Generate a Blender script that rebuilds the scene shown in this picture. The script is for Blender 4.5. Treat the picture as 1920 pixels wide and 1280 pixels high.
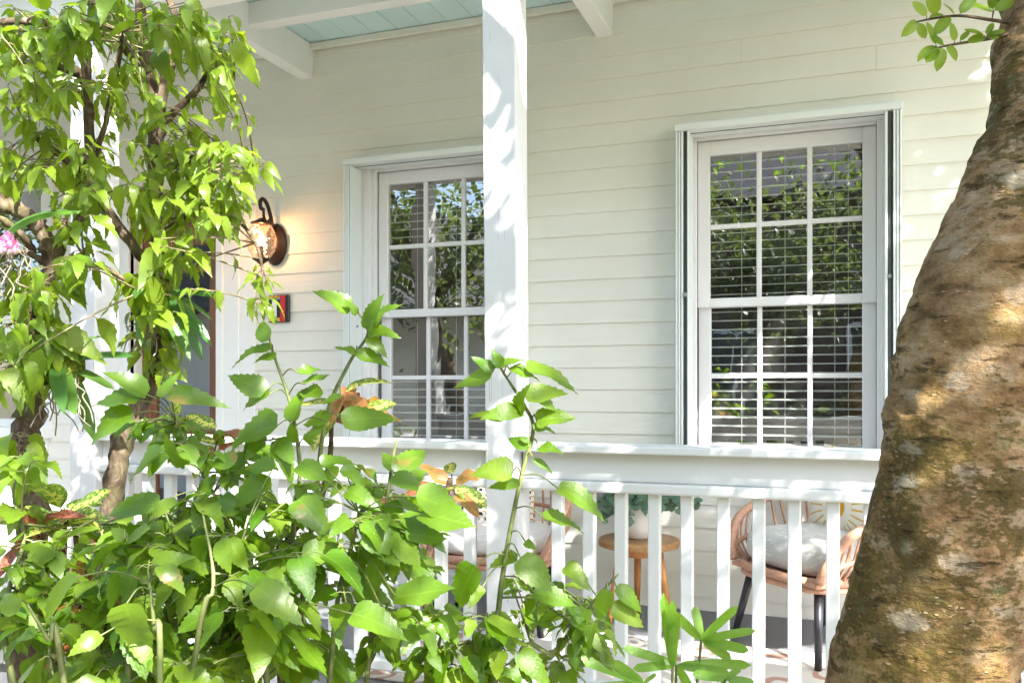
import bpy, bmesh, math, random
from mathutils import Vector, Matrix
import numpy as np

# ------------------------------------------------------------------ clearing
for o in list(bpy.data.objects):
    bpy.data.objects.remove(o)
scene = bpy.context.scene
COL = scene.collection
RND = random.Random(7)

# ------------------------------------------------------------------ camera
YAW = math.radians(20.2)
FPX = 1643.0
HORIZON = 730.0
EYE = 1.094
CA, SA = math.cos(YAW), math.sin(YAW)
cam_data = bpy.data.cameras.new('camera')
cam_data.sensor_width = 36.0
cam_data.lens = FPX / 1920.0 * 36.0
cam_data.shift_y = (HORIZON - 640.0) / 1920.0
cam_data.clip_start = 0.05
cam_data.clip_end = 3000
cam = bpy.data.objects.new('camera', cam_data)
cam.location = (0, 0, EYE)
cam.rotation_euler = (math.pi / 2, 0, YAW)
COL.objects.link(cam)
scene.camera = cam

# ------------------------------------------------------------------ sky and sun
SUN = Vector((0.80, -0.75, 1.00)).normalized()
world = bpy.data.worlds.new('World')
scene.world = world
world.use_nodes = True
wn = world.node_tree
wn.nodes.clear()
sky = wn.nodes.new('ShaderNodeTexSky')
sky.sky_type = 'NISHITA'
sky.sun_disc = False
sky.sun_elevation = math.asin(SUN.z)
sky.sun_rotation = math.atan2(SUN.x, SUN.y)
sky.air_density = 1.0
sky.dust_density = 1.5
bg = wn.nodes.new('ShaderNodeBackground')
bg.inputs[1].default_value = 0.13
wo = wn.nodes.new('ShaderNodeOutputWorld')
wn.links.new(sky.outputs[0], bg.inputs[0])
wn.links.new(bg.outputs[0], wo.inputs[0])
sun_data = bpy.data.lights.new('sun', 'SUN')
sun_data.energy = 5.0
sun_data.angle = math.radians(0.53)
sun_data.color = (1.0, 0.965, 0.905)
sun = bpy.data.objects.new('sun', sun_data)
sun.rotation_euler = (-SUN).to_track_quat('-Z', 'Y').to_euler()
sun.location = SUN * 30
COL.objects.link(sun)

scene.view_settings.view_transform = 'Standard'
scene.view_settings.look = 'None'
scene.view_settings.exposure = 2.48
scene.view_settings.gamma = 1.0
scene.view_settings.use_curve_mapping = False
scene.render.engine = 'CYCLES'
scene.cycles.max_bounces = 10
scene.cycles.diffuse_bounces = 6
scene.cycles.glossy_bounces = 4
scene.cycles.transmission_bounces = 6
scene.cycles.transparent_max_bounces = 16

# ------------------------------------------------------------------ helpers: place
D = 4.41      # house wall plane (m from the camera along Y)
YR = 2.88     # railing / post plane
def at(px, py, t):
    """a point of the place, seen in direction (px,py) at camera depth t"""
    u = (px - 960.0) / FPX
    v = (HORIZON - py) / FPX
    return Vector((t * (-SA + u * CA), t * (CA + u * SA), EYE + t * v))
def xw(px, y=D):
    u = (px - 960.0) / FPX
    return y * (-SA + u * CA) / (CA + u * SA)
def zw(px, py, y=D):
    u = (px - 960.0) / FPX
    return EYE + y / (CA + u * SA) * (HORIZON - py) / FPX

# ------------------------------------------------------------------ helpers: things
def tag(o, label=None, cat=None, group=None, kind=None):
    if label: o['label'] = label
    if cat: o['category'] = cat
    if group: o['group'] = group
    if kind: o['kind'] = kind
    return o
def empty(name, loc, rz=0.0, label=None, cat=None, group=None):
    o = bpy.data.objects.new(name, None)
    o.empty_display_size = 0.1
    o.location = loc
    o.rotation_euler = (0, 0, rz)
    COL.objects.link(o)
    return tag(o, label, cat, group)
def link(name, me, parent=None, loc=None):
    o = bpy.data.objects.new(name, me)
    COL.objects.link(o)
    if parent is not None: o.parent = parent
    if loc is not None: o.location = loc
    return o

class MB:
    """collects shapes for ONE mesh"""
    def __init__(s): s.v = []; s.f = []; s.m = []
    def add(s, vs, fs):
        n = len(s.v)
        s.v += [tuple(p) for p in vs]
        s.f += [tuple(i + n for i in f) for f in fs]
    def box(s, x0, x1, y0, y1, z0, z1):
        s.add([(x0,y0,z0),(x1,y0,z0),(x1,y1,z0),(x0,y1,z0),(x0,y0,z1),(x1,y0,z1),(x1,y1,z1),(x0,y1,z1)],
              [(0,3,2,1),(4,5,6,7),(0,1,5,4),(1,2,6,5),(2,3,7,6),(3,0,4,7)])
        return s
    def tube(s, pts, rad, seg=8, cap=True, rough=0.0, rnd=None):
        pts = [Vector(p) for p in pts]
        if not hasattr(rad, '__len__'): rad = [rad] * len(pts)
        n = len(pts); vs = []; fs = []
        ref = None
        for i, p in enumerate(pts):
            d = (pts[min(i+1, n-1)] - pts[max(i-1, 0)])
            d = d.normalized() if d.length > 1e-9 else Vector((0,0,1))
            if ref is None:
                ref = d.orthogonal().normalized()
            a = (ref - d * ref.dot(d)).normalized(); b = d.cross(a); ref = a
            for k in range(seg):
                th = 2 * math.pi * k / seg
                r = rad[i] * (1 + (rnd.uniform(-rough, rough) if rnd else 0))
                vs.append(p + (a * math.cos(th) + b * math.sin(th)) * r)
        for i in range(n - 1):
            for k in range(seg):
                k2 = (k + 1) % seg
                fs.append((i*seg+k, i*seg+k2, (i+1)*seg+k2, (i+1)*seg+k))
        if cap:
            fs.append(tuple(range(seg-1, -1, -1)))
            fs.append(tuple((n-1)*seg + k for k in range(seg)))
        s.add(vs, fs)
        return s
    def lathe(s, prof, seg=28, c=(0,0,0)):
        vs = []; fs = []
        for r, z in prof:
            for k in range(seg):
                th = 2*math.pi*k/seg
                vs.append((c[0]+r*math.cos(th), c[1]+r*math.sin(th), c[2]+z))
        for i in range(len(prof)-1):
            for k in range(seg):
                k2 = (k+1) % seg
                fs.append((i*seg+k, i*seg+k2, (i+1)*seg+k2, (i+1)*seg+k))
        s.add(vs, fs)
        return s
    def mesh(s, name, mat, bevel=0.0, smooth=False, origin=(0,0,0), seg=1):
        me = bpy.data.meshes.new(name)
        ox, oy, oz = origin
        me.from_pydata([(x-ox, y-oy, z-oz) for x, y, z in s.v], [], s.f)
        if bevel > 0:
            bm = bmesh.new(); bm.from_mesh(me)
            bmesh.ops.bevel(bm, geom=list(bm.edges), offset=bevel, segments=seg, affect='EDGES', profile=0.5)
            bm.to_mesh(me); bm.free()
        if smooth:
            me.polygons.foreach_set('use_smooth', [True]*len(me.polygons))
        me.materials.append(mat)
        me.update()
        return me
    def build(s, name, mat, parent=None, bevel=0.0, smooth=False, seg=1):
        o0 = parent_origin(parent)
        return link(name, s.mesh(name, mat, bevel, smooth, o0, seg), parent)
def parent_origin(p):
    o = Vector((0,0,0))
    while p is not None:
        o += Vector(p.location); p = p.parent
    return o
def catmull(pts, n=5):
    pts = [Vector(p) for p in pts]
    P = [pts[0]*2 - pts[1]] + pts + [pts[-1]*2 - pts[-2]]
    out = []
    for i in range(1, len(P)-2):
        for k in range(n):
            t = k / n
            a, b, c, d = P[i-1], P[i], P[i+1], P[i+2]
            out.append(0.5*((2*b) + (c-a)*t + (2*a-5*b+4*c-d)*t*t + (3*b-a-3*c+d)*t**3))
    out.append(pts[-1])
    return out
def lerp_list(vals, n):
    out = []
    for i in range(len(vals)-1):
        for k in range(n):
            out.append(vals[i] + (vals[i+1]-vals[i])*k/n)
    out.append(vals[-1])
    return out

# ------------------------------------------------------------------ materials
class NT:
    def __init__(s, name):
        s.mat = bpy.data.materials.new(name)
        s.mat.use_nodes = True
        s.t = s.mat.node_tree
        s.t.nodes.clear()
        s.out = s.n('ShaderNodeOutputMaterial')
    def n(s, typ, **kw):
        nd = s.t.nodes.new(typ)
        for k, v in kw.items(): setattr(nd, k, v)
        return nd
    def l(s, a, b): s.t.links.new(a, b)
    def set(s, sock, val):
        if hasattr(val, 'is_output'): s.l(val, sock)
        else: sock.default_value = val
    def math(s, op, a, b=None, c=None, clamp=False):
        nd = s.n('ShaderNodeMath', operation=op, use_clamp=clamp)
        s.set(nd.inputs[0], a)
        if b is not None: s.set(nd.inputs[1], b)
        if c is not None: s.set(nd.inputs[2], c)
        return nd.outputs[0]
    def mix(s, fac, a, b, blend='MIX'):
        nd = s.n('ShaderNodeMix', data_type='RGBA', blend_type=blend)
        s.set(nd.inputs['Factor'], fac)
        s.set(nd.inputs[6], a if hasattr(a, 'is_output') else (*a, 1))
        s.set(nd.inputs[7], b if hasattr(b, 'is_output') else (*b, 1))
        return nd.outputs[2]
    def ramp(s, fac, stops):
        nd = s.n('ShaderNodeValToRGB')
        cr = nd.color_ramp
        while len(cr.elements) < len(stops): cr.elements.new(0.5)
        for e, (p, c) in zip(cr.elements, stops):
            e.position = p
            e.color = (*c, 1) if len(c) == 3 else c
        s.l(fac, nd.inputs[0])
        return nd.outputs[0]
    def coords(s, which='Object', scale=(1,1,1)):
        tc = s.n('ShaderNodeTexCoord')
        mp = s.n('ShaderNodeMapping')
        mp.inputs['Scale'].default_value = scale
        s.l(tc.outputs[which], mp.inputs[0])
        return mp.outputs[0]
    def noise(s, vec, scale, detail=4, rough=0.55, dist=0.0):
        nd = s.n('ShaderNodeTexNoise')
        s.l(vec, nd.inputs['Vector'])
        nd.inputs['Scale'].default_value = scale
        nd.inputs['Detail'].default_value = detail
        nd.inputs['Roughness'].default_value = rough
        nd.inputs['Distortion'].default_value = dist
        return nd.outputs[0]
    def rand(s): return s.n('ShaderNodeObjectInfo').outputs['Random']
    def bsdf(s, color, rough=0.5, spec=0.5, metal=0.0, bump=None, bstr=0.3, bdist=0.01, sheen=0.0):
        b = s.n('ShaderNodeBsdfPrincipled')
        s.set(b.inputs['Base Color'], color if hasattr(color, 'is_output') else (*color, 1))
        s.set(b.inputs['Roughness'], rough)
        b.inputs['Specular IOR Level'].default_value = spec
        b.inputs['Metallic'].default_value = metal
        if sheen: b.inputs['Sheen Weight'].default_value = sheen
        if bump is not None:
            bp = s.n('ShaderNodeBump')
            bp.inputs['Strength'].default_value = bstr
            bp.inputs['Distance'].default_value = bdist
            s.l(bump, bp.inputs['Height'])
            s.l(bp.outputs[0], b.inputs['Normal'])
        return b
    def done(s, shader):
        s.l(shader.outputs[0] if hasattr(shader, 'outputs') else shader, s.out.inputs[0])
        return s.mat

def painted(name, col, rough=0.45, grain=(1,1,1), var=0.05, stain=0.12, bstr=0.25, spec=0.4, crack=False):
    m = NT(name)
    v = m.coords('Object', grain)
    w = m.coords('Object')
    n1 = m.noise(v, 14, 5)
    n2 = m.noise(w, 1.7, 5, 0.65)
    n3 = m.noise(w, 45, 3)
    dk = tuple(c * (1 - stain) * f for c, f in zip(col, (1.0, .985, .95)))
    c = m.mix(m.ramp(n2, [(0.35, (0,0,0)), (0.75, (1,1,1))]), col, dk)
    r = m.rand()
    c = m.mix(m.math('MULTIPLY', r, var * 2), c, tuple(x * 0.82 for x in col))
    if crack:
        cv = m.coords('Object', (22, 22, 0.9))
        cn = m.noise(cv, 1.0, 2, 0.4)
        line = m.math('LESS_THAN', m.math('ABSOLUTE', m.math('SUBTRACT', cn, 0.56)), 0.0035)
        gate = m.math('GREATER_THAN', m.noise(m.coords('Object', (2, 2, 1.3)), 1.6, 2), 0.56)
        c = m.mix(m.math('MULTIPLY', m.math('MULTIPLY', line, gate), 0.75), c, (0.16, 0.14, 0.12))
    hgt = m.math('ADD', m.math('MULTIPLY', n1, 0.6), m.math('MULTIPLY', n3, 0.4))
    rr = m.math('ADD', rough - 0.08, m.math('MULTIPLY', n1, 0.2))
    return m.done(m.bsdf(c, rr, spec, bump=hgt, bstr=bstr, bdist=0.004))

MAT = {}
MAT['siding'] = painted('cream_siding_paint', (0.77, 0.76, 0.695), 0.55, (0.6, 6, 7), 0.05, 0.07, 0.35)
MAT['white'] = painted('white_trim_paint', (0.82, 0.825, 0.82), 0.42, (3, 3, 0.7), 0.03, 0.06, 0.2)
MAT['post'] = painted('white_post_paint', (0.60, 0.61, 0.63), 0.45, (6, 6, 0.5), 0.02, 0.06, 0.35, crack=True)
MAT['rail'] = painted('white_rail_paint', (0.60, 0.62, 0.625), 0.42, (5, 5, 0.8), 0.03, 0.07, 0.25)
MAT['vinyl'] = painted('white_vinyl', (0.76, 0.76, 0.775), 0.32, (2, 2, 0.5), 0.02, 0.04, 0.06)
MAT['shutter'] = painted('pale_aluminium_shutter', (0.74, 0.79, 0.79), 0.35, (2, 2, 0.4), 0.03, 0.06, 0.05)
MAT['ceiling'] = painted('pale_blue_ceiling_paint', (0.60, 0.79, 0.83), 0.5, (5, 0.6, 5), 0.08, 0.06, 0.25)
MAT['floorpaint'] = painted('grey_porch_floor_paint', (0.165, 0.17, 0.185), 0.42, (6, 0.6, 6), 0.05, 0.25, 0.25)
MAT['doorwood'] = None

def wood(name, a, b, grain, rough=0.4, scale=6):
    m = NT(name)
    v = m.coords('Object', grain)
    n = m.noise(v, scale, 6, 0.6, 1.2)
    c = m.ramp(n, [(0.3, a), (0.7, b)])
    return m.done(m.bsdf(c, rough, 0.4, bump=n, bstr=0.2, bdist=0.003))
MAT['doorwood'] = wood('red_brown_door_wood', (0.13, 0.045, 0.02), (0.25, 0.10, 0.045), (8, 8, 0.6))
MAT['table'] = wood('warm_table_wood', (0.28, 0.14, 0.05), (0.46, 0.26, 0.11), (1.2, 9, 9), 0.45)
MAT['tableleg'] = wood('orange_leg_wood', (0.42, 0.17, 0.05), (0.58, 0.27, 0.09), (9, 9, 1.0), 0.4)
MAT['rattan'] = wood('pinkish_rattan', (0.40, 0.20, 0.125), (0.60, 0.34, 0.23), (5, 5, 5), 0.5, 12)
MAT['dark_gap'] = NT('dark_shadow_gap'); MAT['dark_gap'] = MAT['dark_gap'].done(MAT['dark_gap'].bsdf((0.05, 0.06, 0.055), 0.6))
m = NT('black_metal'); MAT['black'] = m.done(m.bsdf((0.022, 0.022, 0.028), 0.38, 0.5))
m = NT('dark_bronze_metal'); MAT['bronze'] = m.done(m.bsdf((0.035, 0.022, 0.016), 0.35, 0.5, 0.6))
m = NT('steel_pin'); MAT['steel'] = m.done(m.bsdf((0.5, 0.5, 0.48), 0.35, 0.5, 0.9))
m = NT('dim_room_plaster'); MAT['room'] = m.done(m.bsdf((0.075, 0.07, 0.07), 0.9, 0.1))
m = NT('blind_slat_white'); MAT['slat'] = m.done(m.bsdf((0.80, 0.80, 0.78), 0.4, 0.4))
m = NT('blind_cord'); MAT['cord'] = m.done(m.bsdf((0.72, 0.70, 0.64), 0.8, 0.1))
# window glass: sees through to the dark room and mirrors the garden
def glass_mat(name, base, tint=(0.93, 0.96, 0.95), wav=0.0):
    m = NT(name)
    lw = m.n('ShaderNodeLayerWeight'); lw.inputs['Blend'].default_value = 0.5
    f = m.math('ADD', base, m.math('MULTIPLY', m.math('POWER', lw.outputs['Facing'], 4.0), 0.9), clamp=True)
    tr = m.n('ShaderNodeBsdfTransparent'); tr.inputs[0].default_value = (*tint, 1)
    gl = m.n('ShaderNodeBsdfGlossy'); gl.inputs['Roughness'].default_value = 0.0
    gl.inputs['Color'].default_value = (1, 1, 1, 1)
    bp = m.n('ShaderNodeBump'); bp.inputs['Strength'].default_value = 0.12; bp.inputs['Distance'].default_value = 0.004
    m.l(m.noise(m.coords('Object'), 5.0, 2), bp.inputs['Height']); m.l(bp.outputs[0], gl.inputs['Normal'])
    mx = m.n('ShaderNodeMixShader'); m.l(f, mx.inputs[0]); m.l(tr.outputs[0], mx.inputs[1]); m.l(gl.outputs[0], mx.inputs[2])
    df = m.n('ShaderNodeBsdfDiffuse'); df.inputs[0].default_value = (0.8, 0.8, 0.76, 1)
    mx2 = m.n('ShaderNodeMixShader')
    m.l(m.math('MULTIPLY', m.ramp(m.noise(m.coords('Object'), 7, 5, 0.6), [(0.35, (0.1,0.1,0.1)), (0.75, (1,1,1))]), 0.035), mx2.inputs[0])
    m.l(mx.outputs[0], mx2.inputs[1]); m.l(df.outputs[0], mx2.inputs[2])
    return m.done(mx2)
MAT['glass'] = glass_mat('window_glass', 0.26)
MAT['lampglass'] = glass_mat('crackled_lamp_glass', 0.12, (1.0, 0.80, 0.66))
m = NT('lit_bulb')
em = m.n('ShaderNodeEmission'); em.inputs[0].default_value = (1.0, 0.62, 0.28, 1); em.inputs[1].default_value = 14.0
MAT['bulb'] = m.done(em)

def leaf_mat(name, top, under, vein, trans, var=0.5, vein_amt=0.35, spec=0.45, rough=0.38, patch=None, patch_amt=0.0, warm=(0.20, 0.27, 0.03)):
    """leaf blade: length along local Y (0..1), width along X; veins from the leaf's own coordinates"""
    m = NT(name)
    tc = m.n('ShaderNodeTexCoord'); uv = m.n('ShaderNodeSeparateXYZ'); m.l(tc.outputs['UV'], uv.inputs[0])
    ax = m.math('ABSOLUTE', m.math('SUBTRACT', uv.outputs[0], 0.5))
    mid = m.math('LESS_THAN', ax, 0.022)
    k = m.math('FRACT', m.math('MULTIPLY', m.math('SUBTRACT', uv.outputs[1], m.math('MULTIPLY', ax, 0.75)), 7.0))
    side = m.math('LESS_THAN', m.math('ABSOLUTE', m.math('SUBTRACT', k, 0.5)), 0.05)
    vm = m.math('MAXIMUM', mid, m.math('MULTIPLY', side, 0.6))
    r = m.rand()
    vobj = m.coords('Object')
    nz = m.noise(vobj, 22, 4)
    c = m.mix(m.math('MULTIPLY', r, var), top, warm)
    c = m.mix(m.math('MULTIPLY', nz, 0.45), c, tuple(x * 0.55 for x in top))
    if patch is not None:
        pn = m.noise(m.coords('UV', (3.0, 7.0, 1)), 1.6, 3, 0.6, 0.8)
        pm = m.ramp(m.math('ADD', pn, m.math('MULTIPLY', m.math('SUBTRACT', 0.3, ax), 0.35)), [(0.52, (0,0,0)), (0.60, (1,1,1))])
        c = m.mix(m.math('MULTIPLY', pm, patch_amt), c, patch)
    c = m.mix(m.math('MULTIPLY', vm, vein_amt), c, vein)
    old = m.math('MULTIPLY', m.math('GREATER_THAN', m.math('FRACT', m.math('MULTIPLY', r, 7.31)), 0.80), m.ramp(m.noise(m.coords('Object', (1, 1, 1)), 9.0, 4, 0.6), [(0.64, (0,0,0)), (0.67, (1,1,1))]))
    c = m.mix(m.math('MULTIPLY', old, 0.75), c, (0.20, 0.13, 0.035))
    geo = m.n('ShaderNodeNewGeometry')
    c2 = m.mix(geo.outputs['Backfacing'], c, m.mix(0.5, c, under))
    hb = m.math('SUBTRACT', m.math('MULTIPLY', nz, 0.10), m.math('MULTIPLY', vm, 0.6))
    b = m.bsdf(c2, rough, spec, bump=hb, bstr=0.35, bdist=0.03)
    t = m.n('ShaderNodeBsdfTranslucent')
    tcol = m.mix(0.55, trans, m.mix(1.0, c, (2.2, 2.2, 1.2), 'MULTIPLY'))
    m.l(tcol, t.inputs[0])
    mx = m.n('ShaderNodeMixShader'); mx.inputs[0].default_value = 0.46
    m.l(b.outputs[0], mx.inputs[1]); m.l(t.outputs[0], mx.inputs[2])
    return m.done(mx)
MAT['leaf'] = leaf_mat('hibiscus_leaf', (0.056, 0.142, 0.005), (0.10, 0.18, 0.025), (0.14, 0.25, 0.02), (0.32, 0.50, 0.007), 0.7, 0.42, 0.5, 0.34)
MAT['leaf_tree'] = leaf_mat('sunny_tree_leaf', (0.090, 0.175, 0.008), (0.14, 0.22, 0.035), (0.18, 0.29, 0.035), (0.42, 0.54, 0.010), 0.45, 0.22, 0.45, 0.38, None, 0, (0.26, 0.30, 0.03))
MAT['leaf_crown'] = leaf_mat('oval_crown_leaf', (0.09, 0.19, 0.03), (0.16, 0.25, 0.09), (0.25, 0.38, 0.12), (0.34, 0.50, 0.06), 0.4)
MAT['leaf_far'] = leaf_mat('far_garden_leaf', (0.055, 0.085, 0.028), (0.09, 0.12, 0.06), (0.12, 0.17, 0.07), (0.17, 0.22, 0.05), 0.5)
MAT['leaf_palm'] = leaf_mat('palm_leaflet', (0.14, 0.31, 0.035), (0.2, 0.32, 0.08), (0.25, 0.44, 0.08), (0.42, 0.60, 0.05), 0.3, 0.2, 0.5, 0.3)
MAT['croton_green'] = leaf_mat('croton_green_yellow', (0.035, 0.12, 0.022), (0.10, 0.16, 0.05), (0.60, 0.58, 0.10), (0.25, 0.35, 0.04), 0.2, 0.9, 0.6, 0.25, (0.58, 0.55, 0.14), 0.85)
MAT['croton_red'] = leaf_mat('croton_red_bronze', (0.11, 0.035, 0.022), (0.32, 0.10, 0.09), (0.50, 0.10, 0.07), (0.50, 0.13, 0.05), 0.4, 0.8, 0.6, 0.28, (0.36, 0.14, 0.10), 0.7, (0.36, 0.20, 0.05))
MAT['croton_orange'] = leaf_mat('croton_orange_pink', (0.34, 0.14, 0.06), (0.42, 0.22, 0.17), (0.52, 0.22, 0.06), (0.55, 0.26, 0.08), 0.6, 0.85, 0.5, 0.3, (0.10, 0.13, 0.03), 0.75, (0.42, 0.30, 0.04))
MAT['eucalyptus'] = leaf_mat('eucalyptus_leaf', (0.16, 0.25, 0.20), (0.22, 0.30, 0.26), (0.28, 0.36, 0.30), (0.18, 0.30, 0.18), 0.4, 0.2, 0.2, 0.6, None, 0, (0.10, 0.20, 0.12))
MAT['orchidleaf'] = leaf_mat('orchid_strap_leaf', (0.045, 0.13, 0.03), (0.09, 0.17, 0.05), (0.12, 0.24, 0.07), (0.18, 0.34, 0.05), 0.3, 0.2, 0.5, 0.3)
MAT['petal'] = leaf_mat('orchid_petal', (0.62, 0.18, 0.50), (0.70, 0.40, 0.62), (0.80, 0.55, 0.75), (0.80, 0.35, 0.70), 0.3, 0.4, 0.3, 0.5, (0.85, 0.70, 0.82), 0.7, (0.55, 0.08, 0.40))
m = NT('green_stem'); n_ = m.noise(m.coords('Object'), 30, 3)
MAT['stem'] = m.done(m.bsdf(m.ramp(n_, [(0.35, (0.075, 0.10, 0.03)), (0.7, (0.17, 0.18, 0.07))]), 0.5, 0.3))
m = NT('dark_stem'); n_ = m.noise(m.coords('Object'), 60, 4)
MAT['darkstem'] = m.done(m.bsdf(m.ramp(n_, [(0.35, (0.035, 0.022, 0.014)), (0.7, (0.13, 0.085, 0.05))]), 0.75, 0.2, bump=n_, bstr=0.6, bdist=0.004))
m = NT('twig_wood'); n_ = m.noise(m.coords('Object'), 40, 3)
MAT['twigwood'] = m.done(m.bsdf(m.ramp(n_, [(0.35, (0.10, 0.085, 0.045)), (0.7, (0.26, 0.21, 0.12))]), 0.7, 0.2))
m = NT('knobbly_grey_brown_bark'); v_ = m.coords('Object', (1, 1, 0.5))
n_ = m.noise(v_, 34, 7, 0.65, 0.6); n2_ = m.noise(m.coords('Object'), 8, 4)
c_ = m.ramp(n_, [(0.3, (0.030, 0.020, 0.013)), (0.52, (0.105, 0.075, 0.050)), (0.72, (0.24, 0.195, 0.15))])
c_ = m.mix(m.ramp(n2_, [(0.5, (0,0,0)), (0.75, (0.7,0.7,0.7))]), c_, (0.13, 0.14, 0.045))
MAT['bark'] = m.done(m.bsdf(c_, 0.85, 0.15, bump=n_, bstr=0.9, bdist=0.012))

def big_bark():
    m = NT('mottled_lichen_bark')
    o = m.coords('Object')
    flat = m.coords('Object', (1.0, 1.0, 1.9))
    n_big = m.noise(o, 4.2, 5, 0.62)
    n_mid = m.noise(flat, 13, 6, 0.62)
    n_fine = m.noise(flat, 48, 6, 0.68)
    n_dust = m.noise(o, 160, 3, 0.6)
    base = m.ramp(n_mid, [(0.30, (0.095, 0.058, 0.027)), (0.44, (0.245, 0.155, 0.078)), (0.55, (0.35, 0.24, 0.13)), (0.68, (0.47, 0.365, 0.25))])
    och = m.ramp(m.noise(o, 3.3, 5, 0.6), [(0.48, (0,0,0)), (0.58, (1,1,1))])
    base = m.mix(m.math('MULTIPLY', och, 0.6), base, m.ramp(n_fine, [(0.3, (0.15, 0.10, 0.024)), (0.7, (0.36, 0.26, 0.078))]))
    # dark moss in irregular patches with ragged edges
    mo = m.math('ADD', m.math('MULTIPLY', n_big, 0.62), m.math('MULTIPLY', n_fine, 0.38))
    moss = m.ramp(mo, [(0.51, (0,0,0)), (0.54, (1,1,1))])
    base = m.mix(m.math('MULTIPLY', moss, 0.82), base, m.ramp(n_fine, [(0.35, (0.024, 0.021, 0.007)), (0.65, (0.125, 0.098, 0.028))]))
    # pale crust lichen
    vo = m.n('ShaderNodeTexVoronoi'); vo.inputs['Scale'].default_value = 11; m.l(flat, vo.inputs['Vector'])
    sep = m.n('ShaderNodeSeparateColor'); m.l(vo.outputs['Color'], sep.inputs[0])
    edge = m.math('ADD', vo.outputs['Distance'], m.math('ADD', m.math('MULTIPLY', m.math('SUBTRACT', n_mid, 0.5), 0.9), m.math('MULTIPLY', m.math('SUBTRACT', n_fine, 0.5), 0.8)))
    lich = m.math('MULTIPLY', m.math('GREATER_THAN', sep.outputs[0], 0.66), m.ramp(edge, [(0.28, (1,1,1)), (0.42, (0,0,0))]))
    base = m.mix(m.math('MULTIPLY', lich, 0.75), base, m.mix(sep.outputs[1], (0.42, 0.32, 0.22), (0.36, 0.34, 0.27)))
    g = m.ramp(m.noise(o, 17, 5, 0.6), [(0.62, (0,0,0)), (0.68, (1,1,1))])
    base = m.mix(m.math('MULTIPLY', g, 0.4), base, (0.12, 0.18, 0.09))
    # small raised lenticels, short cross cracks
    lv = m.n('ShaderNodeTexVoronoi'); lv.inputs['Scale'].default_value = 1.0
    m.l(m.coords('Object', (52, 52, 120)), lv.inputs['Vector'])
    s2 = m.n('ShaderNodeSeparateColor'); m.l(lv.outputs['Color'], s2.inputs[0])
    len_ = m.math('MULTIPLY', m.ramp(lv.outputs['Distance'], [(0.16, (1,1,1)), (0.30, (0,0,0))]), m.math('GREATER_THAN', s2.outputs[0], 0.86))
    base = m.mix(m.math('MULTIPLY', len_, 0.7), base, (0.52, 0.40, 0.24))
    cr = m.noise(m.coords('Object', (7, 7, 30)), 1.5, 5, 0.65)
    crm = m.ramp(cr, [(0.60, (0,0,0)), (0.66, (1,1,1))])
    base = m.mix(m.math('MULTIPLY', crm, 0.7), base, (0.040, 0.026, 0.012))
    base = m.mix(0.30, base, m.mix(m.ramp(n_dust, [(0.35, (0,0,0)), (0.65, (1,1,1))]), (0.03, 0.02, 0.01), (0.50, 0.38, 0.24)), 'OVERLAY')
    h = m.math('ADD', m.math('MULTIPLY', n_mid, 0.8), m.math('ADD', m.math('MULTIPLY', n_fine, 0.6), m.math('MULTIPLY', n_dust, 0.12)))
    h = m.math('SUBTRACT', m.math('ADD', h, m.math('MULTIPLY', len_, 0.3)), m.math('MULTIPLY', crm, 0.4))
    return m.done(m.bsdf(base, 0.85, 0.12, bump=h, bstr=0.9, bdist=0.020))
MAT['bigbark'] = big_bark()

m = NT('garden_soil'); o_ = m.coords('Object'); n_ = m.noise(o_, 6, 8, 0.7); n2_ = m.noise(o_, 0.5, 4)
c_ = m.ramp(n_, [(0.3, (0.10, 0.08, 0.06)), (0.6, (0.24, 0.21, 0.17)), (0.8, (0.34, 0.31, 0.26))])
c_ = m.mix(m.ramp(n2_, [(0.45, (0,0,0)), (0.65, (0.6,0.6,0.6))]), c_, (0.10, 0.14, 0.05))
MAT['soil'] = m.done(m.bsdf(c_, 0.95, 0.1, bump=n_, bstr=0.8, bdist=0.03))

def fabric(name, a, b, scale=(60, 60, 60)):
    m = NT(name)
    o = m.coords('Object')
    st = m.noise(m.coords('Object', (9, 46, 46)), 1.0, 3, 0.6)
    n = m.noise(o, 3.5, 4)
    c = m.mix(m.ramp(st, [(0.56, (0,0,0)), (0.64, (1,1,1))]), a, b)
    wv = m.noise(m.coords('Object', (300, 300, 300)), 1.0, 2)
    h = m.math('ADD', m.math('MULTIPLY', n, 1.0), m.math('MULTIPLY', wv, 0.12))
    return m.done(m.bsdf(c, 0.9, 0.1, bump=h, bstr=0.6, bdist=0.02, sheen=0.2))
MAT['cushion'] = fabric('grey_slub_cushion', (0.52, 0.50, 0.465), (0.70, 0.685, 0.65))
MAT['cushion_white'] = fabric('pale_cushion', (0.70, 0.67, 0.64), (0.80, 0.78, 0.75))

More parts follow.
